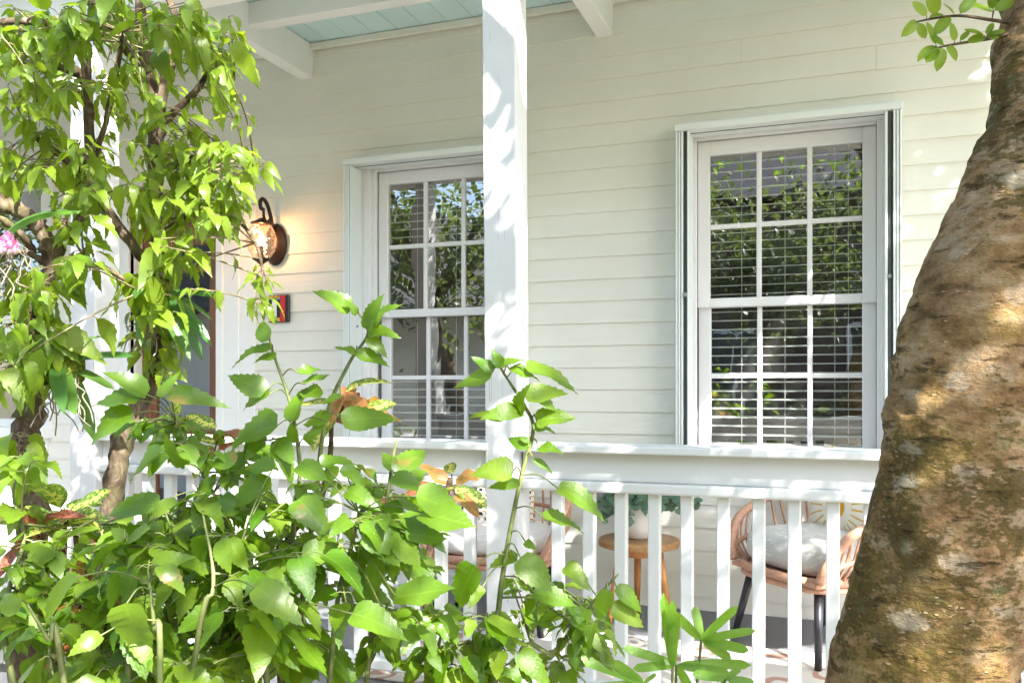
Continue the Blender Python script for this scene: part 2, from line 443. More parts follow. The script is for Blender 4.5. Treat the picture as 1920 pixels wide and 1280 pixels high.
def sun_pillow():
    m = NT('sunburst_pillow_print')
    tc = m.n('ShaderNodeTexCoord'); s = m.n('ShaderNodeSeparateXYZ'); m.l(tc.outputs['Object'], s.inputs[0])
    x = s.outputs[0]; z = m.math('ADD', s.outputs[2], 0.085)
    nz = m.noise(tc.outputs['Object'], 40, 3)
    r = m.math('SQRT', m.math('ADD', m.math('MULTIPLY', x, x), m.math('MULTIPLY', z, z)))
    th = m.math('ARCTAN2', z, x)
    k = m.math('FRACT', m.math('ADD', m.math('MULTIPLY', th, 24 / (2 * math.pi)), 0.5))
    dd = m.math('MULTIPLY', m.math('ABSOLUTE', m.math('SUBTRACT', k, 0.5)), m.math('MULTIPLY', r, 2 * math.pi / 24))
    line = m.math('LESS_THAN', dd, m.math('ADD', 0.0008, m.math('MULTIPLY', nz, 0.0055)))
    gate = m.math('GREATER_THAN', r, 0.085)
    disc = m.math('LESS_THAN', r, 0.048)
    cream = m.mix(nz, (0.80, 0.74, 0.62), (0.72, 0.65, 0.53))
    c = m.mix(m.math('MULTIPLY', line, gate), cream, (0.66, 0.38, 0.07))
    c = m.mix(disc, c, (0.62, 0.29, 0.012))
    return m.done(m.bsdf(c, 0.9, 0.1, bump=nz, bstr=0.3, bdist=0.01, sheen=0.2))
MAT['sunpillow'] = sun_pillow()
def check_pillow():
    m = NT('black_check_pillow_print')
    tc = m.n('ShaderNodeTexCoord'); s = m.n('ShaderNodeSeparateXYZ'); m.l(tc.outputs['Object'], s.inputs[0])
    fx = m.math('FRACT', m.math('MULTIPLY', s.outputs[0], 30)); fz = m.math('FRACT', m.math('MULTIPLY', s.outputs[2], 36))
    sq = m.math('MULTIPLY', m.math('GREATER_THAN', fx, 0.45), m.math('GREATER_THAN', fz, 0.5))
    tl = m.math('MULTIPLY', m.math('LESS_THAN', fz, 0.28), m.math('LESS_THAN', fx, 0.5))
    c = m.mix(tl, (0.74, 0.68, 0.58), (0.48, 0.31, 0.12))
    c = m.mix(sq, c, (0.02, 0.018, 0.02))
    return m.done(m.bsdf(c, 0.9, 0.1, sheen=0.2))
MAT['checkpillow'] = check_pillow()
def rug_mat():
    m = NT('cream_paisley_rug')
    o = m.coords('Object')
    wn_ = m.n('ShaderNodeTexNoise'); m.l(o, wn_.inputs['Vector']); wn_.inputs['Scale'].default_value = 5
    mv = m.n('ShaderNodeMix', data_type='VECTOR'); mv.inputs['Factor'].default_value = 0.09
    m.l(o, mv.inputs[4]); m.l(wn_.outputs['Color'], mv.inputs[5])
    vo = m.n('ShaderNodeTexVoronoi'); vo.inputs['Scale'].default_value = 6.0; m.l(mv.outputs[1], vo.inputs['Vector'])
    s = m.n('ShaderNodeSeparateColor'); m.l(vo.outputs['Color'], s.inputs[0])
    d = vo.outputs['Distance']
    ring = m.math('LESS_THAN', m.math('ABSOLUTE', m.math('SUBTRACT', d, 0.36)), 0.055)
    core = m.math('LESS_THAN', d, 0.16)
    c = m.mix(m.math('MULTIPLY', m.math('MAXIMUM', ring, core), 0.8), (0.72, 0.67, 0.60),
              m.ramp(s.outputs[0], [(0.0, (0.44, 0.18, 0.12)), (0.45, (0.48, 0.26, 0.19)), (0.5, (0.24, 0.27, 0.24)), (1.0, (0.34, 0.30, 0.28))]))
    n = m.noise(m.coords('Object', (220, 220, 220)), 1.0, 2)
    return m.done(m.bsdf(c, 0.95, 0.05, bump=n, bstr=0.4, bdist=0.01))
MAT['rug'] = rug_mat()
m = NT('white_ribbed_ceramic'); n_ = m.noise(m.coords('Object', (1, 1, 20)), 4, 2)
MAT['ceramic'] = m.done(m.bsdf((0.78, 0.74, 0.69), 0.5, 0.4, bump=n_, bstr=0.15, bdist=0.004))
m = NT('grey_vent_metal'); MAT['vent'] = m.done(m.bsdf((0.26, 0.25, 0.26), 0.6, 0.3))
for nm, c in (('plaque_black', (0.02, 0.02, 0.02)), ('plaque_red', (0.55, 0.02, 0.03)), ('plaque_white', (0.78, 0.76, 0.7)),
              ('plaque_yellow', (0.7, 0.5, 0.05)), ('plaque_blue', (0.08, 0.35, 0.5)), ('plaque_green', (0.1, 0.35, 0.12)), ('plaque_orange', (0.7, 0.2, 0.03))):
    m = NT(nm); MAT[nm] = m.done(m.bsdf(c, 0.3, 0.5))
m = NT('moss'); n_ = m.noise(m.coords('Object'), 90, 5)
MAT['moss'] = m.done(m.bsdf(m.ramp(n_, [(0.3, (0.03, 0.05, 0.008)), (0.7, (0.20, 0.24, 0.03))]), 0.95, 0.05, bump=n_, bstr=1.0, bdist=0.02))
m = NT('pale_root'); MAT['root'] = m.done(m.bsdf((0.22, 0.19, 0.15), 0.8, 0.1))
MAT['brownwall'] = painted('dark_brown_boards', (0.10, 0.065, 0.05), 0.7, (0.5, 4, 6), 0.1, 0.3, 0.3)
MAT['farwhite'] = painted('white_neighbour_boards', (0.80, 0.80, 0.78), 0.6, (0.5, 4, 6), 0.05, 0.1, 0.2)
MAT['greyroof'] = painted('dark_grey_roof', (0.06, 0.06, 0.065), 0.7, (4, 1, 1), 0.1, 0.3, 0.3)
MAT['roof'] = painted('pale_metal_roof', (0.55, 0.56, 0.57), 0.5, (4, 1, 1), 0.05, 0.2, 0.1)

# ================================================================== SETTING
GZ = -0.45
g = MB().box(-400, 400, -400, 400, GZ - 1, GZ).build('ground', MAT['soil']); tag(g, kind='structure')
pf = MB().box(-7.0, 0.95, 2.74, D + 0.05, -0.07, 0.0)
pf.box(-7.0, 0.95, 2.78, 2.82, GZ, -0.07)
tag(pf.build('porch_floor', MAT['floorpaint'], bevel=0.004), kind='structure')

# ================================================================== HOUSE WALL
house = empty('house', (0, D, 0), 0, 'cream clapboard house front with two white sash windows and a wooden door', 'house')
EXPO = 0.114
Z0 = 1.094 - 9 * EXPO - EXPO
XL, XR = -9.0, 4.0
# openings: x0, x1, z0, z1 (wall coordinates)
def opening(pl, pr, z0, z1): return (xw(pl, D), xw(pr, D), z0, z1)
W2 = (xw(1290, D), xw(1662, D), 0.74, 2.375)
W1 = (xw(690, D), xw(690, D) + (W2[1] - W2[0]) - 0.01, 0.74, 2.375)
DOOR = (xw(250, D), xw(414, D), 0.0, 2.20)
W3 = (xw(82, D) - 0.95, xw(82, D), 0.84, 2.50)
OPEN = [W1, W2, DOOR, W3]
CAS = 0.035       # casing width around an opening
def cut(x0, x1, z0, z1):
    """free spans of a board row between the cased openings"""
    spans = [(x0, x1)]
    for (a, b, c, d) in OPEN:
        lo, hi = a - CAS + 0.012, b + CAS - 0.012
        zt = d + CAS - 0.01; zb = c - CAS + 0.01
        if z1 <= zb or z0 >= zt: continue
        ns = []
        for s, e in spans:
            if hi <= s or lo >= e: ns.append((s, e)); continue
            if s < lo: ns.append((s, lo))
            if e > hi: ns.append((hi, e))
        spans = ns
    return spans
row = 0
z = Z0
rr = random.Random(3)
while z < 3.6:
    zt = z + EXPO
    for s, e in cut(XL, XR, max(z, 0.0), zt):
        # butt joints now and then
        cuts = [s]
        p = s + rr.uniform(2.0, 4.2)
        while p < e - 0.8:
            cuts.append(p); p += rr.uniform(2.4, 4.4)
        cuts.append(e)
        for a, b in zip(cuts[:-1], cuts[1:]):
            dz = rr.uniform(-0.0012, 0.0012)
            zb = max(z, 0.002) + dz
            th = 0.0145 + rr.uniform(-0.001, 0.001)
            g2 = 0.0006
            mb = MB()
            mb.add([(a+g2, D - th, zb), (b-g2, D - th, zb), (b-g2, D - 0.005, zt + 0.006), (a+g2, D - 0.005, zt + 0.006),
                    (a+g2, D + 0.002, zb), (b-g2, D + 0.002, zb), (b-g2, D + 0.002, zt + 0.006), (a+g2, D + 0.002, zt + 0.006)],
                   [(0,1,2,3), (5,4,7,6), (0,4,5,1), (3,2,6,7), (1,5,6,2), (4,0,3,7)])
            mb.build('siding_board', MAT['siding'], house)
    for (a, b, c, d) in OPEN:
        lo, hi = a - CAS + 0.012, b + CAS - 0.012
        for (e0, e1) in ((d + CAS - 0.01, zt), (max(z, 0.0), c - CAS + 0.01)):
            if e1 - e0 < 0.004 or e0 < z - 1e-6 and e0 < 0 or not (z < e0 < zt or z < e1 < zt): continue
            if e0 < z or e1 > zt: continue
            def yf(q): return D - 0.0145 + 0.0095 * (q - z) / EXPO
            mb = MB()
            mb.add([(lo, yf(e0), e0), (hi, yf(e0), e0), (hi, yf(e1), e1 + 0.002), (lo, yf(e1), e1 + 0.002),
                    (lo, D + 0.002, e0), (hi, D + 0.002, e0), (hi, D + 0.002, e1 + 0.002), (lo, D + 0.002, e1 + 0.002)],
                   [(0,1,2,3), (5,4,7,6), (0,4,5,1), (3,2,6,7), (1,5,6,2), (4,0,3,7)])
            mb.build('siding_board', MAT['siding'], house)
    z = zt; row += 1
# solid wall behind the boards
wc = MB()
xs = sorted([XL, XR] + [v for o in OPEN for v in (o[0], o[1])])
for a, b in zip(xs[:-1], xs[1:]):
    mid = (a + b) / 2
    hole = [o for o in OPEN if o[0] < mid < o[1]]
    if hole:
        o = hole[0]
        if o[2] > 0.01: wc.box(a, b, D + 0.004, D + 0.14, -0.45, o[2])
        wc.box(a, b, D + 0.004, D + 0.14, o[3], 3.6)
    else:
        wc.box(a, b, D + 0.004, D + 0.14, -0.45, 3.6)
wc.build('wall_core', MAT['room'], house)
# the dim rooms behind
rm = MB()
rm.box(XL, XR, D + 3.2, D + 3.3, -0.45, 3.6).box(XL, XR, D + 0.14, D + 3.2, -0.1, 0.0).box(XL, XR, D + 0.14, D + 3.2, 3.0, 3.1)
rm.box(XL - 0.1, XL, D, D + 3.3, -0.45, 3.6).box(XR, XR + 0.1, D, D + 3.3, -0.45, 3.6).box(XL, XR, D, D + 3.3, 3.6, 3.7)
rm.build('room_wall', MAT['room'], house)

def sash_window(o, cas_left=True, name='window'):
    x0, x1, z0, z1 = o
    w = MB()   # casing and jambs
    fy = D - 0.024
    w.box(x0 - CAS, x0, fy, D + 0.003, z0 - 0.09, z1 + 0.002)
    w.box(x1, x1 + CAS, fy, D + 0.003, z0 - 0.09, z1 + 0.002)
    w.box(x0 - CAS, x1 + CAS, fy - 0.002, D + 0.003, z1 + 0.002, z1 + CAS)
    for k, dx in ((0, 0.022), (1, 0.04)):    # stepped jamb
        yy = D + 0.012 + 0.03 * k
        w.box(x0, x0 + dx, yy - 0.034, yy, z0, z1); w.box(x1 - dx, x1, yy - 0.034, yy, z0, z1)
        w.box(x0 + dx, x1 - dx, yy - 0.034, yy, z1 - dx, z1)
    w.box(x0 - 0.001, x0 + 0.008, D + 0.042, D + 0.14, z0, z1); w.box(x1 - 0.008, x1 + 0.001, D + 0.042, D + 0.14, z0, z1)
    w.box(x0, x1, D + 0.042, D + 0.14, z1 - 0.02, z1 + 0.001)
    win = w.build(name, MAT['vinyl'], house, bevel=0.0025)
    s = MB().box(x0 - CAS - 0.02, x1 + CAS + 0.02, D - 0.075, D + 0.13, z0 - 0.035, z0 + 0.004)
    s.build('sill', MAT['vinyl'], win, bevel=0.004)
    MB().box(x0 - CAS, x1 + CAS, D - 0.03, D + 0.002, z0 - 0.125, z0 - 0.0365).build('apron', MAT['white'], win, bevel=0.003)
    zm = 1.527
    st = 0.062
    a0, a1 = x0 + 0.04, x1 - 0.04
    panes = []
    for up in (True, False):
        zb, zt = (zm - 0.022, z1 - 0.04) if up else (z0 + 0.004, zm + 0.022)
        y0 = D + 0.046 if up else D + 0.082
        y1 = y0 + 0.034
        i0, i1 = a0 + st, a1 - st
        bz = zb + (0.044 if up else 0.075); tz = zt - (0.20 if up else 0.044)
        if up: tz = zt - 0.072
        fr = MB().box(a0, i0, y0, y1, zb, zt).box(i1, a1, y0, y1, zb, zt).box(i0, i1, y0 + 0.001, y1, zb, bz).box(i0, i1, y0 + 0.001, y1, tz, zt)
        sash = fr.build('sash', MAT['vinyl'], win, bevel=0.003)
        gw = (i1 - i0) / 3; gh = (tz - bz) / 2
        for k in (1, 2):
            MB().box(i0 + gw*k - 0.012, i0 + gw*k + 0.012, y0 + 0.006, y1 - 0.004, bz - 0.002, tz + 0.002).build('muntin', MAT['vinyl'], win, bevel=0.004)
        MB().box(i0 - 0.002, i1 + 0.002, y0 + 0.008, y1 - 0.006, bz + gh - 0.012, bz + gh + 0.012).build('muntin', MAT['vinyl'], win, bevel=0.004)
        for i in range(3):
            for j in range(2):
                ya = y0 + 0.018
                rx = rr.uniform(-0.0012, 0.0012); rz_ = rr.uniform(-0.0012, 0.0012)
                X0, X1 = i0 + gw*i + 0.004, i0 + gw*(i+1) - 0.004; Z0_, Z1_ = bz + gh*j + 0.004, bz + gh*(j+1) - 0.004
                pm = MB(); pm.add([(X0, ya + rx, Z0_), (X1, ya - rx + rz_, Z0_), (X1, ya + rz_, Z1_), (X0, ya, Z1_)], [(0,1,2,3)])
                pm.build('pane', MAT['glass'], win)
                panes.append((X0, X1, Z0_, Z1_))
    return win, (a0, a1, z0, z1)
win2, IN2 = sash_window(W2)
win1, IN1 = sash_window(W1)

# third window at the far end of the wall (dark single panes)
x0, x1, z0, z1 = W3
w = MB().box(x1, x1 + 0.09, D - 0.024, D + 0.003, z0 - 0.03, z1).box(x0 - CAS, x0, D - 0.024, D + 0.003, z0 - 0.03, z1).box(x0 - CAS, x1 + CAS, D - 0.026, D + 0.003, z1, z1 + CAS)
win3 = w.build('window', MAT['white'], house, bevel=0.003)
MB().box(x0 - CAS - 0.03, x1 + CAS + 0.06, D - 0.09, D + 0.1, z0 - 0.07, z0 + 0.003).build('sill', MAT['white'], win3, bevel=0.004)
MB().box(x0 - CAS, x1 + CAS + 0.03, D - 0.04, D + 0.002, z0 - 0.15, z0 - 0.072).build('apron', MAT['white'], win3, bevel=0.003)
for (za, zb_) in ((z0 + 0.003, 1.62), (1.60, z1 - 0.003)):
    MB().box(x0, x0 + 0.05, D + 0.04, D + 0.075, za, zb_).box(x1 - 0.03, x1, D + 0.04, D + 0.075, za, zb_).box(x0 + 0.05, x1 - 0.03, D + 0.042, D + 0.073, za, za + 0.05).box(x0 + 0.05, x1 - 0.03, D + 0.042, D + 0.073, zb_ - 0.05, zb_).build('sash', MAT['white'], win3, bevel=0.003)
    pm = MB(); pm.add([(x0 + 0.05, D + 0.058, za + 0.05), (x1 - 0.03, D + 0.058, za + 0.05), (x1 - 0.03, D + 0.058, zb_ - 0.05), (x0 + 0.05, D + 0.058, zb_ - 0.05)], [(0,1,2,3)])
    pm.build('pane', MAT['glass'], win3)

# accordion storm shutters: head track, foot track, folded stacks at both sides
def storm_shutter(o, left_wide):
    x0, x1, z0, z1 = o
    xa, xb = (x0 - 0.070, x1 + 0.045) if left_wide else (x0 - 0.036, x1 + 0.056)
    zt = z1 + 0.012
    pj = 0.155
    hd = MB().box(xa - 0.004, xb + 0.004, D - pj - 0.006, D - 0.016, zt - 0.045, zt - 0.012)
    hd.box(xa + 0.025, xb - 0.012, D - pj + 0.055, D - 0.012, zt - 0.004, zt + 0.012)
    hd.box(xa + 0.03, xb - 0.02, D - pj + 0.075, D - 0.012, zt - 0.013, zt - 0.003)
    tr = hd.build('shutter_track', MAT['shutter'], house, bevel=0.003)
    MB().box(xa + 0.02, xb - 0.02, D - pj + 0.06, D - pj + 0.066, zt - 0.047, zt - 0.044).build('track_slot', MAT['dark_gap'], tr)
    MB().box(xa - 0.01, xb + 0.01, D - pj - 0.01, D - 0.078, z0 - 0.03, z0 - 0.003).build('foot_track', MAT['shutter'], tr, bevel=0.003)
    for side in (-1, 1):
        xs_ = xa if side < 0 else xb
        stack = MB()
        n = 3
        for k in range(n):
            xx = xs_ - side * (0.013 * k)
            stack.box(min(xx, xx - side*0.010), max(xx, xx - side*0.010), D - pj, D - 0.03, z0 - 0.003, zt - 0.046)
        st = stack.build('shutter_stack', MAT['shutter'], house, bevel=0.002)
        if side < 0 and not left_wide:
            xg = xs_ + 0.040
            MB().box(xg, xg + 0.014, D - pj + 0.012, D - 0.028, z0 - 0.003, zt - 0.047).build('stack_gap', MAT['dark_gap'], st)
            MB().box(xg + 0.015, xg + 0.024, D - pj + 0.002, D - 0.028, z0 - 0.003, zt - 0.047).build('shutter_blade', MAT['shutter'], st, bevel=0.002)
            MB().tube([(xg + 0.008, D - pj + 0.002, 1.55), (xg + 0.008, D - pj - 0.012, 1.55)], 0.010, 8).build('latch_pin', MAT['steel'], st)
        elif side > 0:
            xg = xs_ - 0.058
            MB().box(xg, xg + 0.016, D - pj + 0.012, D - 0.028, z0 - 0.003, zt - 0.047).build('stack_gap', MAT['dark_gap'], st)
            MB().box(xg - 0.012, xg - 0.001, D - pj + 0.002, D - 0.028, z0 - 0.003, zt - 0.047).build('shutter_blade', MAT['shutter'], st, bevel=0.002)
            MB().tube([(xg + 0.008, D - pj + 0.006, 1.60), (xg + 0.008, D - pj - 0.008, 1.60)], 0.009, 8).build('latch_pin', MAT['steel'], st)
        else:
            MB().box(xs_ + 0.040, xs_ + 0.046, D - pj + 0.004, D - 0.028, z0 - 0.003, zt - 0.047).build('shutter_blade', MAT['shutter'], st, bevel=0.002)
            MB().tube([(xs_ + 0.046, D - pj + 0.07, 1.45), (xs_ + 0.056, D - pj + 0.07, 1.45)], 0.006, 8).build('latch_pin', MAT['steel'], st)
storm_shutter(W2, False)
storm_shutter(W1, True)

# blinds
def blind(ext, zr, label, cords, group=None):
    a0, a1 = ext[0] + 0.03, ext[1] - 0.03
    yb = D + 0.165
    zt = zr[0][1]
    b = empty('window_blind', ((a0+a1)/2, yb, zt), 0, label, 'blind')
    hb = MB().box(a0, a1, yb - 0.03, yb + 0.03, ext[3] - 0.08, ext[3] - 0.01); hb.build('head_rail', MAT['slat'], b, bevel=0.004)
    me = MB().box(-(a1-a0)/2, (a1-a0)/2, -0.025, 0.025, -0.0016, 0.0016).mesh('slat', MAT['slat'])
    for zl, zh in zr:
        zz = zh
        while zz > zl:
            s = link('slat', me, b, (0, 0, zz - zt)); s.rotation_euler = (math.radians(rr.uniform(6.0, 8.5)), rr.uniform(-0.001, 0.001), 0)
            zz -= 0.0445
    if zr[-1][0] < 0.9:
        MB().box(a0, a1, yb - 0.026, yb + 0.026, zr[-1][0] - 0.03, zr[-1][0] - 0.008).build('bottom_rail', MAT['slat'], b, bevel=0.003)
    for f in cords:
        xc = a0 + (a1 - a0) * f
        MB().tube([(xc, yb - 0.028, ext[3] - 0.1), (xc, yb - 0.028, zr[-1][0])], 0.0016, 5).build('cord', MAT['cord'], b)
    return b
blind(IN2, [(0.80, 2.29)], 'open white slatted blind behind the sash window nearer the big trunk', (0.23, 0.50, 0.80, 0.88))
blind(IN1, [(1.90, 2.29), (0.80, 1.14)], 'white slatted blind behind the window next to the porch post', (0.23, 0.55))

# wooden door with glass
x0, x1, z0, z1 = DOOR
cs = MB()
cw = 0.11
for k, (wd, dp) in enumerate(((cw * 2.4, 0.026), (cw * 1.45, 0.038), (cw * 0.45, 0.050))):
    cs.box(x1, x1 + wd, D - dp, D + 0.003, 0.002, z1 + 0.002 * k)
for k, (wd, dp) in enumerate(((cw, 0.026), (cw * 0.45, 0.040))):
    cs.box(x0 - wd, x0, D - dp, D + 0.003, 0.002, z1 + 0.002 * k)
cs.box(x0 - cw, x1 + cw * 2.4, D - 0.030, D + 0.003, z1 + 0.006, z1 + 0.12)
cs.box(x1 - 0.012, x1, D, D + 0.13, 0.002, z1).box(x0, x0 + 0.012, D, D + 0.13, 0.002, z1).box(x0, x1, D, D + 0.13, z1 - 0.012, z1)
cs.build('door_casing', MAT['white'], house, bevel=0.003)
dx0, dx1 = x0 + 0.014, x1 - 0.04
yd = D + 0.06
dm = MB().box(dx0, dx0 + 0.11, yd, yd + 0.045, 0.012, z1 - 0.02).box(dx1 - 0.095, dx1, yd, yd + 0.045, 0.012, z1 - 0.02)
def dz(py): return zw(330, py, yd)
rails = [(z1 - 0.20, z1 - 0.02), (dz(512), dz(500)), (0.80, 0.92), (0.012, 0.24)]
for a, b in rails: dm.box(dx0 + 0.11, dx1 - 0.095, yd + 0.002, yd + 0.043, a, b)
door = dm.build('door', MAT['doorwood'], house, bevel=0.004)
for (a, b) in ((rails[1][1], rails[0][0]), (rails[2][1], rails[1][0]), (rails[3][1], rails[2][0])):
    pm = MB(); pm.add([(dx0 + 0.108, yd + 0.02, a - 0.004), (dx1 - 0.093, yd + 0.02, a - 0.004), (dx1 - 0.093, yd + 0.021, b + 0.004), (dx0 + 0.108, yd + 0.021, b + 0.004)], [(0,1,2,3)])
    pm.build('pane', MAT['glass'], door)
MB().tube([(dx1 - 0.05, yd + 0.002, 1.02), (dx1 - 0.05, yd - 0.05, 1.02)], 0.012, 8).lathe([(0.0, 0.028), (0.026, 0.015), (0.03, 0), (0.02, -0.02), (0, -0.028)], 12, (dx1 - 0.05, yd - 0.06, 1.02)).build('knob', MAT['bronze'], door, smooth=True)
MB().box(x1 - 0.04, x1 - 0.013, D + 0.05, D + 0.10, 0.002, z1 - 0.013).build('door_stop', MAT['vent'], door)
for pz in (1.22, 1.20, 1.18, 1.11):
    MB().lathe([(0.0, 0.004), (0.005, 0.004), (0.006, 0)], 8, (0, 0, 0)).build('hinge_screw', MAT['bronze'], house).matrix_basis = Matrix.Translation((x1 + 0.02, -0.052, pz)) @ Matrix.Rotation(math.pi/2, 4, 'X')

# small grey vent low on the wall
vx = xw(1140, D)
vt = MB().box(vx - 0.09, vx + 0.10, D - 0.028, D - 0.004, zw(1140, 961, D), zw(1140, 905, D))
vent = vt.build('wall_vent', MAT['vent'], house, bevel=0.003)

# ================================================================== PORCH ROOF
roof = empty('porch_roof', (0, D, 3.105), 0, 'white rafters and pale blue board ceiling of the porch roof', 'porch roof')
RX0, RX1 = -7.0, 0.93
CZ = 3.105
x = RX0
bw = 0.152
me = MB().box(-bw/2 + 0.0012, bw/2 - 0.0012, 2.50 - D, -0.03, 0, 0.02).mesh('ceiling_board', MAT['ceiling'], bevel=0.0025)
while x < RX1:
    link('ceiling_board', me, roof, (x + bw/2, 0, rr.uniform(-0.0008, 0.0008)))
    x += bw
POSTX = [-1.07 - 0.040, -2.88 - 0.02, -4.72 - 0.06, 0.74]
for px_ in POSTX + [-6.5]:
    MB().box(px_ - 0.043, px_ + 0.043, 2.55, D - 0.004, 2.91, CZ - 0.001).build('rafter', MAT['white'], roof, bevel=0.004)
MB().box(RX0, RX1, 3.80, 3.88, 2.985, CZ - 0.002).build('purlin', MAT['white'], roof, bevel=0.003)
MB().box(RX0, RX1, 3.20, 3.29, 2.955, CZ - 0.002).build('purlin', MAT['white'], roof, bevel=0.003)
MB().box(RX0, RX1, D - 0.045, D - 0.021, 3.065, CZ - 0.004).build('crown_moulding', MAT['siding'], roof, bevel=0.003)
MB().box(RX0, RX1, YR - 0.05, YR + 0.07, 2.66, 2.909).build('front_beam', MAT['white'], roof, bevel=0.004)
MB().box(RX0, RX1, 2.48, 2.515, 2.95, 3.20).build('fascia', MAT['white'], roof, bevel=0.003)
rs = MB(); rs.add([(RX0, 2.44, 3.205), (RX1, 2.44, 3.205), (RX1, D, 3.75), (RX0, D, 3.75), (RX0, 2.44, 3.165), (RX1, 2.44, 3.165), (RX1, D, 3.70), (RX0, D, 3.70)],
                  [(0,1,2,3), (7,6,5,4), (0,4,5,1), (1,5,6,2), (2,6,7,3), (3,7,4,0)])
rs.build('roof_sheet', MAT['roof'], roof)

# ================================================================== POSTS AND RAILINGS
def post(xc, label, wdt=0.122):
    e = empty('porch_post', (xc, YR, 0), 0, label, 'post')
    h = wdt / 2
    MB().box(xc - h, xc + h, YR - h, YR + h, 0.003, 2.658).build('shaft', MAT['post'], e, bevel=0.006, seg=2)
    MB().box(xc - h - 0.02, xc + h + 0.02, YR - h - 0.02, YR + h + 0.02, 0.001, 0.13).build('plinth', MAT['post'], e, bevel=0.006)
    return e
p1 = post(-1.069, 'white square porch post splashed with leaf shadows between the two sash windows')
p1.rotation_euler = (0, math.radians(-0.45), 0)
p2 = post(-2.945, 'white square porch post beside the wooden door behind the leafy tree', 0.135)
post(-4.78, 'white square porch post at the far end of the porch')

def railing(xa, xb, label):
    r = empty('porch_railing', ((xa+xb)/2, YR, 0), 0, label, 'railing')
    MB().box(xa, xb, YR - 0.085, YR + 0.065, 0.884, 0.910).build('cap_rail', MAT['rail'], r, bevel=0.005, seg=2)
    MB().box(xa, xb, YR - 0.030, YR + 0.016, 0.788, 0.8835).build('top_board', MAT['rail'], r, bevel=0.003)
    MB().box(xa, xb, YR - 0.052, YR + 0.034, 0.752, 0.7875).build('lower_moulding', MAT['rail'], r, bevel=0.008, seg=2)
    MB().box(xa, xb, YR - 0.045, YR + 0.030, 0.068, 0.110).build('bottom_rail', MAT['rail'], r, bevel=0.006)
    me = MB().box(-0.0195, 0.0195, -0.0195, 0.0195, 0.1095, 0.7525).mesh('baluster', MAT['rail'], bevel=0.003)
    base = xw(1355, YR)
    k = math.ceil((xa + 0.03 - base) / 0.1105)
    while base + k * 0.1105 < xb - 0.03:
        b = link('baluster', me, r, (base + k * 0.1105 - (xa+xb)/2 + rr.uniform(-0.002, 0.002), 0, 0))
        b.rotation_euler = (0, rr.uniform(-0.004, 0.004), rr.uniform(-0.03, 0.03))
        k += 1
    return r
railing(-1.010, 0.92, 'white baluster railing running from the dappled post to behind the big trunk')
railing(-2.877, -1.128, 'white baluster railing behind the shrubs between the two porch posts')

# ================================================================== WALL LAMP AND PLAQUE
def wall_lamp():
    xc = xw(522, D); zc = zw(522, 460, D)
    L = empty('wall_lamp', (xc, D - 0.02, zc), 0, 'lit wall lantern with pink crackled glass globe and dark scroll bracket', 'lamp')
    pl = MB().lathe([(0, 0), (0.075, 0), (0.08, 0.008), (0.065, 0.018), (0.05, 0.022), (0.045, 0.03), (0, 0.034)], 28)
    o = pl.build('back_plate', MAT['bronze'], None, smooth=True); o.parent = L
    o.rotation_euler = (math.pi/2, 0, 0); o.scale = (1, 1.55, 1); o.location = (0, 0.0, 0)
    # scroll arm
    arm = [(0, -0.03, 0.02), (0, -0.05, 0.14), (0, -0.09, 0.22), (0, -0.13, 0.245), (0, -0.155, 0.225), (0, -0.15, 0.19), (0, -0.125, 0.185)]
    a = MB().tube(catmull([Vector(p) + Vector(L.location) for p in arm], 6), 0.0115, 8)
    a.tube(catmull([Vector(p) + Vector(L.location) for p in [(0, -0.05, 0.15), (0, -0.09, 0.12), (0, -0.12, 0.14), (0, -0.125, 0.185)]], 5), 0.008, 8)
    a.build('scroll_arm', MAT['bronze'], L, smooth=True)
    gc = Vector((0, -0.145, 0.0))
    cap = MB().lathe([(0.0, 0.135), (0.012, 0.13), (0.03, 0.118), (0.06, 0.105), (0.062, 0.10), (0, 0.10)], 20, tuple(gc + Vector(L.location))); cap.build('cap', MAT['bronze'], L, smooth=True)
    prof = []
    for i in range(15):
        t = i / 14
        z_ = 0.105 - 0.21 * t
        prof.append((max(0.012, 0.088 * math.sin(math.pi * (0.12 + 0.76 * t)) ** 0.8), z_))
    gl = MB(); gl.lathe(prof, 24, tuple(gc + Vector(L.location)))
    rg = random.Random(5)
    gl.v = [tuple(Vector(p) + (Vector(p) - gc - Vector(L.location)).normalized() * rg.uniform(-0.0035, 0.0035)) for p in gl.v]
    gl.build('glass_globe', MAT['lampglass'], L)
    MB().lathe([(0.05, -0.10), (0.052, -0.108), (0.03, -0.12), (0.012, -0.135), (0.0, -0.15)], 16, tuple(gc + Vector(L.location))).build('finial', MAT['bronze'], L, smooth=True)
    sock = MB().tube([gc + Vector(L.location) + Vector((0,0,-0.105)), gc + Vector(L.location) + Vector((0,0,-0.03))], 0.014, 10); sock.build('socket', MAT['bronze'], L)
    MB().lathe([(0.001, 0.052), (0.012, 0.03), (0.02, 0.005), (0.017, -0.015), (0.012, -0.03)], 14, tuple(gc + Vector(L.location))).build('bulb', MAT['bulb'], L, smooth=True)
    pd = bpy.data.lights.new('bulb_light', 'POINT'); pd.energy = 0.55; pd.color = (1.0, 0.55, 0.25); pd.shadow_soft_size = 0.025
    po = bpy.data.objects.new('bulb_light', pd); COL.objects.link(po); po.parent = L; po.location = gc + Vector((0, 0, 0.065))
wall_lamp()
